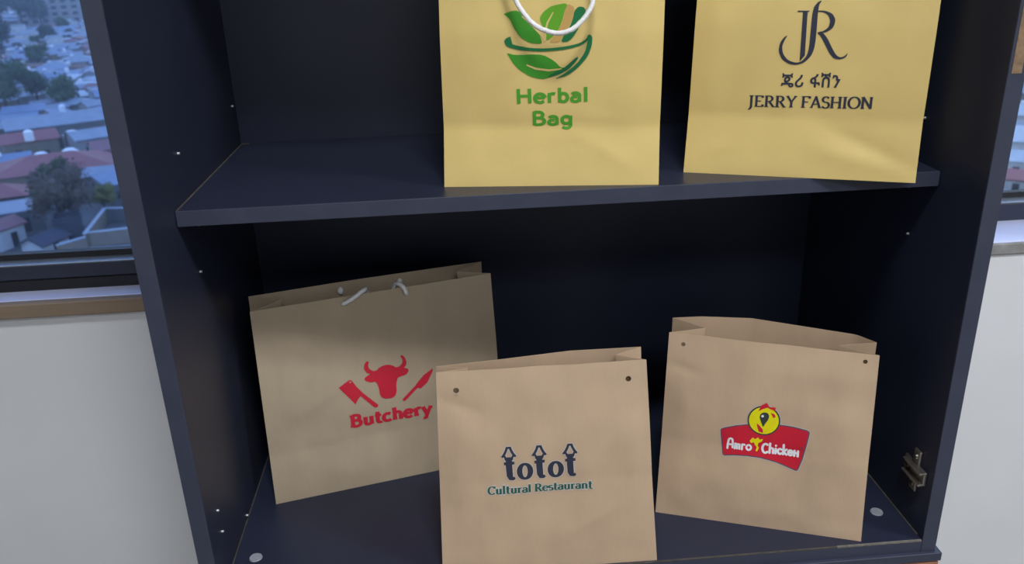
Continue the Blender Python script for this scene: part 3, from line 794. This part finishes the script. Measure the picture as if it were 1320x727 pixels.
# ---- bottom middle: hut finial print
tb = Bag('paper_bag', 'brown paper bag with three little hut finials above dark lettering, front middle', GRP_LO, (-.1493, .0065, 0), -1.003, .2331, 8, (.0067, .2306), (.2216, .2317),
         [(0, .010), (.3, .017), (.65, .027), (1, .026)], .064, (.1088, .1025), .0036, .0027, M_KRAFT, 22.7, holes=((.0259, .2102, .0030), (.2030, .2118, .0030)),
         creases=((.0, .205, -.4, .06, -.002, .006), (.12, .03, .5, .10, .0016, .008), (.02, .04, 1.1, .07, .0014, .007), (.17, .14, .9, .07, -.0012, .008)))
def torn(bag, a, b):
    bag.polys('torn_flap', [[((a + dx) * 1e4, (b + dy) * 1e4) for dx, dy in ((-.0016, -.0026), (.0014, -.0024), (.0012, -.0045), (-.0004, -.0052), (-.0016, -.0040))]], M_KRAFTG, 3)
torn(tb, .0259, .2102)
# letters: tall t with a hut on top, and o
ST_ = []
HUT = []
for cx, by in ((764, 1080), (1082, 1078), (1405, 1074)):
    stem = [(cx, by + 262), (cx - 1, by + 150), (cx + 4, by + 50), (cx + 16, by + 20), (cx + 40, by + 14), (cx + 58, by + 22)]
    ST_.append((stem, [32, 34, 33, 28, 20, 14]))
    ST_.append(([(cx - 52, by + 190), (cx + 56, by + 194)], 17))
    for s_ in (-1, 1):
        HUT.append(([(cx + s_ * 5, by + 368), (cx + s_ * 17, by + 366), (cx + s_ * 26, by + 338), (cx + s_ * 44, by + 300), (cx + s_ * 72, by + 266)], [12, 14, 13, 14, 11]))
        HUT.append(([(cx + s_ * 72, by + 268), (cx + s_ * 44, by + 274), (cx + s_ * 30, by + 240), (cx, by + 234)], [7, 12, 16, 20]))
    HUT.append(([(cx - 26, by + 368), (cx + 26, by + 368)], 12))
for cx, by in ((928, 1078), (1252, 1074)):
    o = A_(cx, by + 92, 57, 83, 90, 450, 28)
    ST_.append((o, [14 + 15 * abs(math.cos(R(90 + 360 * i / 28))) ** 1.3 for i in range(29)]))
tb.ribbons('print_halo', [(a, [x + 10 for x in ([b] * len(a) if isinstance(b, (int, float)) else b)]) for a, b in ST_ + HUT], HALO, 1)
tb.ribbons('lettering', ST_, NAVY, 2, label='dark slate lettering reading totot')
for i in range(3): tb.ribbons('printed_hut', HUT[i * 5:i * 5 + 5], NAVY, 2, label='dark slate printed hut roof')
tb.print_bm(text_bm('Cultural Restaurant', (529, 929), (1640, 915), 92, .26, .11, .08, .08), 'print_halo', HALO, 1)
tb.print_bm(text_bm('Cultural Restaurant', (529, 929), (1640, 915), 92, .26, .10, .075), 'lettering', TEAL, 2, label='teal serif lettering reading Cultural Restaurant')

# ---- bottom right: red banner print
ab = Bag('paper_bag', 'open brown paper bag with yellow circle on red banner print, at the right', GRP_LO, (.1018, .0847, 0), -20.36, .2269, 8, (.0048, .2231), (.2233, .2178),
         [(0, .036), (.14, .048), (.4, .058), (.71, .049), (.91, .043), (1, .028)], .084, (.0961, .0992), .0034, .0026, M_KRAFT, 31.9, holes=((.0208, .2105, .0024), (.2100, .2095, .0024)), back_holes=((.945, .953, .0026),),
         creases=((.0, .19, -.3, .05, -.002, .006), (.13, .16, 1.2, .06, .0014, .008), (.04, .03, .8, .08, .0014, .008), (.15, .02, 1.4, .07, -.0013, .007)))
B_ = LOGO['banner']
def grow(pts, d):
    out = []
    n = len(pts)
    area2 = sum(pts[i][0] * pts[(i + 1) % n][1] - pts[(i + 1) % n][0] * pts[i][1] for i in range(n))
    sg = 1 if area2 > 0 else -1
    for i in range(n):
        a, b = pts[i - 1], pts[(i + 1) % n]
        dx, dy = b[0] - a[0], b[1] - a[1]; q = math.hypot(dx, dy) or 1
        out.append((pts[i][0] + sg * dy / q * d, pts[i][1] - sg * dx / q * d))
    return out
ccx, ccy = 1131, 1316
circ = lambda rx, ry: [(ccx + rx * math.cos(t * math.pi / 24), ccy + ry * math.sin(t * math.pi / 24)) for t in range(48)]
ab.polys('print_halo', [grow(B_, 9), circ(182, 186)], HALO, 0)
bn = ab.polys('printed_banner', [B_, circ(174, 178)], PLUM, 1, label='plum outlined red printed banner')
ab.polys('banner_field', [grow(B_, -13)], CRED, 2, parent=bn)
ab.polys('disc_outline', [circ(174, 178)], DARK, 3, parent=bn)
ab.polys('disc', [circ(158, 162)], YEL, 4, parent=bn)
ab.polys('comb', [LOGO['comb']], CRED, 5, parent=bn)
ab.polys('eye', [LOGO['eye']], DARK, 5, parent=bn, smooth=1)
ab.polys('eye_light', [[(1113 + 15 * math.cos(t * .7), 1369 + 15 * math.sin(t * .7)) for t in range(9)]], WHITE, 6, parent=bn)
ab.polys('wattle', [LOGO['wattle'], LOGO['patch']], CRED, 5, parent=bn)
ab.polys('yellow_flourish', [LOGO['crow']], YEL, 4, parent=bn)
ab.print_bm(text_bm('Amro', (752, 936), (1030, 930), 136, .165, .165, round_=True), 'banner_lettering', WHITE, 4, parent=bn, label='white hand lettering')
ab.print_bm(text_bm('Chicken', (1130, 920), (1530, 922), 136, .185, .185, round_=True), 'banner_lettering', WHITE, 4, parent=bn, label='white hand lettering')
ab.ribbons('registered_mark', [(A_(1555, 1036, 12, 12, 0, 360, 14), 2.5), ([(1551, 1030), (1551, 1043)], 2), ([(1551, 1043), (1559, 1040), (1552, 1036), (1559, 1030)], 2)], PLUM, 4, parent=bn)

# ================================================================== THE TOWN OUTSIDE
G = -34.4
random.seed(11)
def paint(name, c, rough=.7, var=.25, scale=.6):
    return mat('town_' + name, srgb(*c), rough, var, scale)
T_GREY = paint('grey_tin', (122, 138, 160), .5)
T_BLUE = paint('blue_grey_tin', (98, 122, 158), .5)
T_PALE = paint('pale_tin', (168, 182, 200), .5)
T_RED = paint('red_tin', (136, 78, 84), .6, .18)
T_RED2 = paint('dull_red_tin', (122, 82, 92), .6, .18)
T_RUST = paint('rusty_tin', (112, 92, 88), .7, .35)
T_WALL = paint('pale_wall', (146, 150, 156))
T_WALL2 = paint('beige_wall', (132, 124, 112))
T_WALL3 = paint('grey_wall', (104, 108, 116))
T_WHITE = paint('white_wall', (196, 204, 212))
T_DARK = paint('dark_opening', (34, 38, 48))
T_SHED = paint('dark_shed', (52, 58, 76))
T_GROUND = paint('earth', (92, 96, 102), .9, .45, .12)
T_YARD = paint('pale_concrete', (150, 162, 176), .85, .15, .3)
T_TANK = paint('white_tank', (220, 228, 236), .5, .08)
T_BARK = paint('bark', (70, 60, 56), .9)
T_LEAF = [paint('leaf_green', (58, 88, 56), .8, .4, 1.5), paint('leaf_dark', (40, 66, 56), .8, .4, 1.2), paint('leaf_yellow', (112, 118, 52), .8, .35, 1.2), paint('leaf_brown', (88, 80, 74), .85, .3, .9)]

gb = bmesh.new()
bmesh.ops.create_grid(gb, x_segments=8, y_segments=8, size=1)
for v in gb.verts: v.co = Vector((v.co.x * 1500, 15 + (v.co.y + 1) * 800, G))
o = link('ground', mesh(gb), T_GROUND); o['kind'] = 'structure'

def gable_me(w, d, h, e=.35, ov=.4):
    bm = bmesh.new()
    x0, x1, y0, y1 = -w / 2 - ov, w / 2 + ov, -d / 2 - ov, d / 2 + ov
    zr = h + e * d / 2
    zl = h - e * ov
    for dz in (0,):
        v = [bm.verts.new(p) for p in ((x0, y0, zl), (x1, y0, zl), (x1, 0, zr), (x0, 0, zr), (x0, y1, zl), (x1, y1, zl))]
        u = [bm.verts.new((p.co.x, p.co.y, p.co.z - .18)) for p in v]
        for q in ((0, 1, 2, 3), (3, 2, 5, 4)):
            bm.faces.new([v[i] for i in q]); bm.faces.new([u[i] for i in q[::-1]])
        for a, b in ((0, 1), (1, 2), (2, 5), (5, 4), (4, 3), (3, 0)):
            bm.faces.new((v[a], u[a], u[b], v[b]))
    return mesh(bm)
def gable_wall_me(w, d, h, e=.35):
    bm = bmesh.new()
    box(bm, -w / 2, w / 2, -d / 2, d / 2, -.5, h)
    for x in (-w / 2, w / 2 - .2):
        p = [(x, -d / 2, h), (x, d / 2, h), (x, 0, h + e * d / 2 - .15)]
        a = [bm.verts.new(q) for q in p]; b = [bm.verts.new((q[0] + .2, q[1], q[2])) for q in p]
        bm.faces.new(a); bm.faces.new(b[::-1])
        for i in range(3): bm.faces.new((a[i], a[(i + 1) % 3], b[(i + 1) % 3], b[i]))
    return mesh(bm)
def hip_me(w, d, h, e=.4, ov=.5):
    bm = bmesh.new()
    x0, x1, y0, y1 = -w / 2 - ov, w / 2 + ov, -d / 2 - ov, d / 2 + ov
    r_ = min(w, d) / 2 + ov
    zr = h + e * r_
    B = [bm.verts.new(p) for p in ((x0, y0, h), (x1, y0, h), (x1, y1, h), (x0, y1, h))]
    a, b = bm.verts.new((x0 + r_, 0, zr)), bm.verts.new((x1 - r_, 0, zr))
    bm.faces.new((B[0], B[1], b, a)); bm.faces.new((B[1], B[2], b)); bm.faces.new((B[2], B[3], a, b)); bm.faces.new((B[3], B[0], a))
    bm.faces.new(B[::-1])
    return mesh(bm)
def shed_me(w, d, h, e=.15, ov=.3):
    bm = bmesh.new()
    box(bm, -w / 2 - ov, w / 2 + ov, -d / 2 - ov, d / 2 + ov, h, h + .18)
    for v in bm.verts: v.co.z += e * (v.co.y + d / 2)
    return mesh(bm)
def flat_me(w, d, h):
    bm = bmesh.new()
    box(bm, -w / 2 - .15, w / 2 + .15, -d / 2 - .15, d / 2 + .15, h, h + .25)
    for x0, x1, y0, y1 in ((-w / 2, w / 2, -d / 2, -d / 2 + .2), (-w / 2, w / 2, d / 2 - .2, d / 2), (-w / 2, -w / 2 + .2, -d / 2, d / 2), (w / 2 - .2, w / 2, -d / 2, d / 2)):
        box(bm, x0, x1, y0, y1, h + .25, h + .8)
    return mesh(bm)
def wall_me(w, d, h, e=0):
    bm = bmesh.new(); box(bm, -w / 2, w / 2, -d / 2, d / 2, -.5, h)
    if e:
        for v in bm.verts:
            if v.co.z > 0: v.co.z += e * (v.co.y + d / 2)
    return mesh(bm)
def openings_me(lst):
    bm = bmesh.new()
    for b in lst: box(bm, *b)
    return mesh(bm)
TANK = bmesh.new(); cyl(TANK, (0, 0, 0), (0, 0, 1.3), .65, .65, 14); cyl(TANK, (0, 0, 1.3), (0, 0, 1.55), .65, .3, 14); TANK = mesh(TANK, 40)

def house(loc, rz, w, d, h, kind, roof, wall, label, group=None, e=.35, cat='house'):
    t = empty('house', loc, R(rz), label, cat, group)
    f = {'gable': (gable_me, gable_wall_me), 'hip': (hip_me, wall_me), 'shed': (shed_me, wall_me), 'flat': (flat_me, wall_me)}[kind]
    if kind == 'flat': rm, wm = flat_me(w, d, h), wall_me(w, d, h)
    elif kind == 'hip': rm, wm = hip_me(w, d, h, e), wall_me(w, d, h)
    elif kind == 'shed': rm, wm = shed_me(w, d, h, e), wall_me(w, d, h, e)
    else: rm, wm = gable_me(w, d, h, e), gable_wall_me(w, d, h, e)
    link('roof', rm, roof, t); wl_ = link('walls', wm, wall, t)
    ops = []
    n = max(1, int(w // 3.2))
    for i in range(n):
        x = -w / 2 + w * (i + .5) / n
        ops.append(('window' if i != n // 2 else 'doorway', x))
    for nm, x in ops:
        if nm == 'window': me_ = openings_me([(x - .55, x + .55, -d / 2 - .03, -d / 2 + .1, h * .4, h * .4 + 1.0)])
        else: me_ = openings_me([(x - .45, x + .45, -d / 2 - .03, -d / 2 + .1, 0, min(2.0, h * .75))])
        link(nm, me_, T_DARK, wl_)
    return t

# --- nearest houses, each as the photograph shows it
NEAR = [
 ((-64.5, 140, G), 22, 17, 11, 3.6, 'hip', T_RED, T_WALL2, 'large house under a broad red hipped roof behind the big tree', .32),
 ((-57.5, 152, G), 30, 10, 6.5, 4.2, 'gable', T_RED2, T_WALL, 'dull red roofed house just right of the broad hipped roof', .3),
 ((-77.5, 161, G), 32, 9, 6.5, 4.2, 'gable', T_RED, T_WALL2, 'red gabled house at left edge of window with white tank on roof', .35),
 ((-79, 176, G), 28, 17, 12, 4.6, 'gable', T_GREY, T_WALL3, 'long grey shed with low gabled roof behind the red gabled house', .22),
 ((-65, 163, G), 36, 11, 8.5, 4.2, 'gable', T_GREY, T_WALL, 'grey tin house right beside the bookcase edge, above the red roofs', .22),
 ((-68, 180, G), 18, 14, 9, 4.4, 'gable', T_BLUE, T_WALL, 'wide blue grey tin roofed house standing uphill of the long grey shed', .22),
 ((-66, 123.5, G), 20, 8, 5.5, 3.4, 'hip', T_RED, T_SHED, 'small red roofed house with dark blue wall left of the big tree', .45),
 ((-61.5, 116.5, G), 24, 9, 5, 2.9, 'shed', T_GREY, T_WALL3, 'low house with flat grey tin roof left of the big tree', .06),
 ((-59.5, 108.2, G), 62, 6.5, 3.6, 3.0, 'gable', T_RED2, T_WHITE, 'white walled hut with red roof in the lower left window corner', .4),
 ((-51.9, 105.5, G), 70, 4.4, 3.2, 2.0, 'gable', T_SHED, T_WHITE, 'little dark roofed outhouse with white gable above the window frame', .5),
 ((-50.4, 109.4, G), 20, 3.2, 3.2, 3.0, 'flat', T_SHED, T_SHED, 'dark flat shed right under the big tree', 0),
 ((-49.5, 128.5, G), 40, 7, 5, 3.4, 'shed', T_BLUE, T_WALL3, 'blue grey shed house behind the walled yard', .15),
 ((-54.5, 136, G), 12, 6.5, 5, 3.2, 'gable', T_GREY, T_WALL3, 'small grey roofed house between big tree and bookcase', .3),
 ((82, 118, G), -32, 8, 6, 3.0, 'gable', T_PALE, T_WHITE, 'pale tin roofed house low in the right window', .3),
 ((88, 128, G), -20, 9, 7, 3.2, 'shed', T_PALE, T_WHITE, 'pale shed roofed house in the middle of the right window strip', .12),
 ((101, 144, G), -40, 11, 7, 4.0, 'gable', T_PALE, T_WHITE, 'tall pale gabled house highest in the right window strip', .35),
 ((79.2, 109.5, G), -40, 3.6, 3, 1.8, 'shed', T_RED, T_WHITE, 'tiny red roofed hut at bottom of the right window', .2),
 ((95, 134, G), -30, 7, 5, 3.0, 'flat', T_PALE, T_WALL, 'grey flat roofed house in the right window strip', 0),
]
placed = []
for (loc, rz, w, d, h, k, rf, wa, lab, e) in NEAR:
    house(loc, rz, w, d, h, k, rf, wa, lab, None, e)
    placed.append((loc[0], loc[1], max(w, d) * .60))
def tank(loc, label, group=None, s=1.0):
    o = link('water_tank', TANK, T_TANK); o.location = loc; o.scale = (s, s, s)
    tag(o, label, 'water tank', group)
tank((-75.6, 157.6, G + 4.25), 'white water tank on the eave of the red gabled house', None, 1.25)
tank((-71.9, 166.5, G), 'white tank on a stand behind the long grey shed', None, 2.6)
tank((-70.4, 149.3, G), 'white tank beside the broad red roof, left one', None, 2.4)
tank((-66.5, 151.6, G), 'white tank beside the broad red roof, right one', None, 2.4)

# walled yard low at the right of the left window
yard = empty('yard_wall', (-46.5, 110.5, G), 0, 'pale walled yard with low beige walls beside the bookcase', 'wall')
def wseg(a, b, h, m):
    bm = bmesh.new()
    a, b = Vector((a[0] + 46.5, a[1] - 110.5, 0)), Vector((b[0] + 46.5, b[1] - 110.5, 0))
    t = (b - a).normalized(); s_ = Vector((-t.y, t.x, 0)) * .15
    v = [bm.verts.new(p + Vector((0, 0, z))) for z in (-.3, h) for p in (a - s_, b - s_, b + s_, a + s_)]
    for q in ((0, 1, 5, 4), (1, 2, 6, 5), (2, 3, 7, 6), (3, 0, 4, 7), (4, 5, 6, 7)): bm.faces.new([v[i] for i in q])
    w_ = link('wall_panel', mesh(bm), m, yard)
    bm = bmesh.new()
    v = [bm.verts.new(p + Vector((0, 0, z))) for z in (h, h + .12) for p in (a - s_ * 1.6, b - s_ * 1.6, b + s_ * 1.6, a + s_ * 1.6)]
    for q in ((0, 1, 5, 4), (1, 2, 6, 5), (2, 3, 7, 6), (3, 0, 4, 7), (4, 5, 6, 7), (3, 2, 1, 0)): bm.faces.new([v[i] for i in q])
    link('coping', mesh(bm), T_PALE, w_)
wseg((-47.2, 106.1), (-48.8, 117.7), 2.0, T_WALL2); wseg((-48.8, 117.7), (-38, 116.2), 2.0, T_WALL3)
wseg((-47.2, 106.9), (-36, 109.2), 1.9, T_WALL2); wseg((-47.2, 106.1), (-49.6, 103.2), 1.6, T_WALL2)
yp = bmesh.new(); box(yp, -.9, 10, -6.5, -3.9, -.02, .06); link('paved_floor', mesh(yp), T_YARD, yard)

# --- far apartment block at the top of the left window
ap = empty('apartment_block', (-212, 505, G), R(25), 'long grey apartment block far off at top of the left window', 'building')
w, d, h = 36, 14, 21
link('walls', wall_me(w, d, h), T_WALL, ap); link('roof', flat_me(w, d, h), T_GREY, ap)
wme = openings_me([(-1.3, 1.3, -.1, .15, 0, 1.7)])
for f in range(6):
    for k in range(7):
        o = link('window', wme, T_SHED, ap); o.location = (-15 + 5 * k, -d / 2 - .0, 1.6 + 3.3 * f)

# --- trees
def tree_meshes(seed, H, Wd, n, leaf):
    rnd = random.Random(seed)
    bm = bmesh.new()
    blobs = [(Vector((rnd.uniform(-.32, .32) * Wd, rnd.uniform(-.32, .32) * Wd, H * rnd.uniform(.48, .86))), Wd * rnd.uniform(.16, .30)) for _ in range(11)]
    for c, r_ in blobs:
        q = bmesh.ops.create_icosphere(bm, subdivisions=2, radius=r_ * .62)
        for v in q['verts']: v.co = v.co * (1 + .6 * noise.noise(v.co * (2.2 / r_) + c)) + c
    for _ in range(n):
        c, r_ = rnd.choice(blobs)
        dv = Vector((rnd.gauss(0, 1), rnd.gauss(0, 1), rnd.gauss(0, .8))).normalized()
        p = c + dv * r_ * rnd.uniform(.55, 1.2)
        s_ = leaf * rnd.uniform(.6, 1.3)
        t = Vector((rnd.gauss(0, 1), rnd.gauss(0, 1), rnd.gauss(0, 1))).normalized(); u = t.cross(dv).normalized()
        bm.faces.new([bm.verts.new(p + a * s_ * t + b * s_ * u) for a, b in ((-1, 0), (0, -.5), (1, 0), (0, .5))])
    me = bpy.data.meshes.new('crown'); bm.to_mesh(me); bm.free()
    tb_ = bmesh.new(); cyl(tb_, (0, 0, -.4), (0, 0, H * .62), Wd * .045, Wd * .022, 8)
    for c, r_ in blobs[:6]: cyl(tb_, (0, 0, H * .35), c, Wd * .02, Wd * .008, 6)
    return me, mesh(tb_, 40)
def tree(name, loc, seed, H, Wd, m, label, group=None, n=700, leaf=.28):
    t = empty(name, loc, random.uniform(0, 6), label, 'tree', group)
    c, k = tree_meshes(seed, H, Wd, n, leaf)
    link('crown', c, m, t); link('trunk', k, T_BARK, t)
    return t
bt_ = tree('broad_tree', (-52.3, 112.6, G), 5, 9.4, 7.2, T_LEAF[3], 'big dusty brown green tree low in the left window', None, 5200, .24)
tree('broad_tree', (-53.6, 114.3, G), 8, 10.6, 5.0, T_LEAF[0], 'green tree crown rising behind the big dusty tree', None, 4000, .24)
tree('bush', (-49.8, 120.2, G), 13, 5.0, 3.4, T_LEAF[2], 'yellow green bush by the walled yard', None, 2000, .18)
tree('broad_tree', (-104.5, 211, G), 21, 12, 11, T_LEAF[0], 'leafy green tree clump at left edge of the window, right one', None, 3000, .4)
tree('broad_tree', (-111, 213, G), 24, 14, 12, T_LEAF[1], 'dark green tree clump at left edge of the window', None, 3000, .4)
tree('broad_tree', (-102, 222, G), 27, 9, 7, T_LEAF[0], 'smaller green tree behind the leafy clump', None, 2000, .36)
tree('broad_tree', (-166, 340, G), 31, 15, 13, T_LEAF[1], 'dark tree at left edge of the window under the tall dark grove', None, 2200, .6)
tree('broad_tree', (-163, 378, G), 33, 9, 8, T_LEAF[1], 'lone small dark tree below the apartment block', None, 1800, .45)
for i, (x, y, hh) in enumerate(((-222, 466, 24), (-231, 470, 26), (-216, 474, 21), (-209, 480, 15), (-238, 480, 27))):
    tree('broad_tree', (x, y, G), 40 + i, hh, 15, T_LEAF[1], 'tall dark tree in the grove left of the apartment block', 'trees of the far grove', 2000, .75)
for (x, y, r_) in ((-52.3, 112.6, 4), (-53.6, 114.3, 3.5), (-49.8, 120.2, 3), (-104.5, 211, 5), (-111, 213, 6), (-102, 222, 4), (-166, 340, 7), (-163, 378, 5), (-46, 110, 7), (-212, 505, 24), (-222, 466, 10), (-231, 470, 10), (-216, 474, 9), (-209, 480, 8), (-71.9, 166.5, 3), (-70.4, 149.3, 3), (-66.5, 151.6, 3)):
    placed.append((x, y, r_))

# --- the rest of the town: prototypes copied over the slope
PROTO = []
for i, (k, rf, wa, w, d, h, e, word) in enumerate([
    ('gable', T_GREY, T_WALL, 9, 6, 3.2, .3, 'grey tin'), ('gable', T_BLUE, T_WALL3, 10, 7, 3.4, .25, 'blue grey tin'), ('shed', T_PALE, T_WALL, 7, 5, 2.8, .12, 'pale tin'),
    ('gable', T_RUST, T_WALL2, 8, 6, 3.0, .3, 'rusty tin'), ('gable', T_RED2, T_WALL2, 9, 6, 3.2, .32, 'dull red'), ('flat', T_PALE, T_WHITE, 7, 6, 5.5, 0, 'white flat'),
    ('shed', T_BLUE, T_WALL2, 9, 5, 3.0, .14, 'blue grey lean-to'), ('hip', T_GREY, T_WALL3, 9, 8, 3.4, .32, 'grey hipped')]):
    rm = {'gable': gable_me, 'shed': shed_me, 'hip': hip_me}[k](w, d, h, e) if k != 'flat' else flat_me(w, d, h)
    wm = gable_wall_me(w, d, h, e) if k == 'gable' else wall_me(w, d, h, e if k == 'shed' else 0)
    rm.materials.append(rf); wm.materials.append(wa)
    PROTO.append((rm, wm, w, d, word))
WEIGHT = [22, 20, 16, 10, 9, 9, 10, 8]
cells = {}
def free(x, y, r_):
    for px, py, pr in placed[:60]:
        if (px - x) ** 2 + (py - y) ** 2 < (pr + r_) ** 2: return False
    cx, cy = int(x // 20), int(y // 20)
    for i in (-1, 0, 1):
        for j in (-1, 0, 1):
            for px, py, pr in cells.get((cx + i, cy + j), ()):
                if (px - x) ** 2 + (py - y) ** 2 < (pr + r_) ** 2: return False
    return True
stuff = {}
NSEEN = 0
rnd = random.Random(4)
cands = []
for _ in range(26000):
    az = rnd.uniform(-48, 52)
    dist = math.sqrt(rnd.uniform(98 ** 2, 760 ** 2))
    cands.append((dist, az))
cands.sort()
for dist, az in cands:
    x, y = CAM.x + dist * math.sin(R(az)), CAM.y + dist * math.cos(R(az))
    p = rnd.choices(range(8), WEIGHT)[0]
    rm, wm, w, d, word = PROTO[p]
    s_ = rnd.uniform(.52, 1.0)
    if -30.5 < az < -17 and dist < 128: continue
    if not free(x, y, max(w, d) * .40 * s_): continue
    cells.setdefault((int(x // 20), int(y // 20)), []).append((x, y, max(w, d) * .40 * s_))
    rz = R(25 + rnd.choice((0, 0, 0, 90, 20, -25)) + rnd.gauss(0, 9))
    seen = (-29.5 < az < -19.0) or (33.5 < az < 37)
    if seen and dist < 560 and NSEEN < 280:
        NSEEN += 1
        where = 'left' if az < 0 else 'right'
        t = empty('house', (x, y, G), rz, 'small %s roofed house in the crowded town through the %s window' % (word, where), 'house', 'small %s roofed town houses, %s window' % (word, where))
        t.scale = (s_, s_, s_ * rnd.uniform(.9, 1.15))
        link('roof', rm, None, t); link('walls', wm, None, t)
        if rnd.random() < .36:
            o = link('roof_tank', TANK, None, t); o.location = (rnd.uniform(-2, 2), rnd.uniform(-1, 1), 3.2); o.scale = (1.1,) * 3
    else:
        stuff.setdefault(p, []).append((x, y, rz, s_))
VS, FS, MI, MATS = [], [], [], []
for p, lst in stuff.items():
    for me_ in PROTO[p][:2]:
        mi = len(MATS); MATS.append(me_.materials[0])
        vs = [v.co.copy() for v in me_.vertices]; fs = [tuple(f.vertices) for f in me_.polygons]
        for x, y, rz, s_ in lst:
            b = len(VS); c_, n_ = math.cos(rz), math.sin(rz)
            VS += [(x + (v.x * c_ - v.y * n_) * s_, y + (v.x * n_ + v.y * c_) * s_, G + v.z * s_) for v in vs]
            FS += [tuple(b + i for i in f) for f in fs]; MI += [mi] * len(fs)
me = bpy.data.meshes.new('distant_rooftops')
me.from_pydata(VS, [], FS)
for m_ in MATS: me.materials.append(m_)
me.polygons.foreach_set('material_index', MI)
o = bpy.data.objects.new('distant_rooftops', me); COL.objects.link(o)
tag(o, 'mass of small distant tin roofs filling the rest of the town', 'houses', None, 'stuff')
# scattered far trees
tm = [tree_meshes(60 + i, 9, 8, 900, .5) for i in range(3)]
for i, (c, k) in enumerate(tm): c.materials.append(T_LEAF[i % 2]); k.materials.append(T_BARK)
cnt = 0
for _ in range(600):
    az = rnd.uniform(-29, -19) if rnd.random() < .8 else rnd.uniform(34, 37)
    dist = rnd.uniform(190, 620)
    x, y = CAM.x + dist * math.sin(R(az)), CAM.y + dist * math.cos(R(az))
    if not free(x, y, 1.2): continue
    t = empty('small_tree', (x, y, G), rnd.uniform(0, 6), 'small dark green tree squeezed between roofs of the far town', 'tree', 'small trees between the far roofs')
    c, k = tm[cnt % 3]; s_ = rnd.uniform(.5, 1.0); t.scale = (s_,) * 3
    link('crown', c, None, t); link('trunk', k, None, t)
    cells.setdefault((int(x // 20), int(y // 20)), []).append((x, y, 3))
    cnt += 1
    if cnt >= 26: break

# --- thin haze over the town
hm = bpy.data.materials.new('haze')
hm.use_nodes = True
hn = hm.node_tree.nodes
hn.remove(hn['Principled BSDF'])
vs_ = hn.new('ShaderNodeVolumeScatter')
vs_.inputs['Color'].default_value = (.62, .78, 1.0, 1)
vs_.inputs['Density'].default_value = .0005
hm.node_tree.links.new(vs_.outputs[0], hn['Material Output'].inputs['Volume'])
bm = bmesh.new(); box(bm, -1400, 1400, 30, 1550, G - .2, 30)
hz = link('haze', mesh(bm), hm)
tag(hz, 'thin bluish haze lying over the whole town outside', 'haze', None, 'stuff')
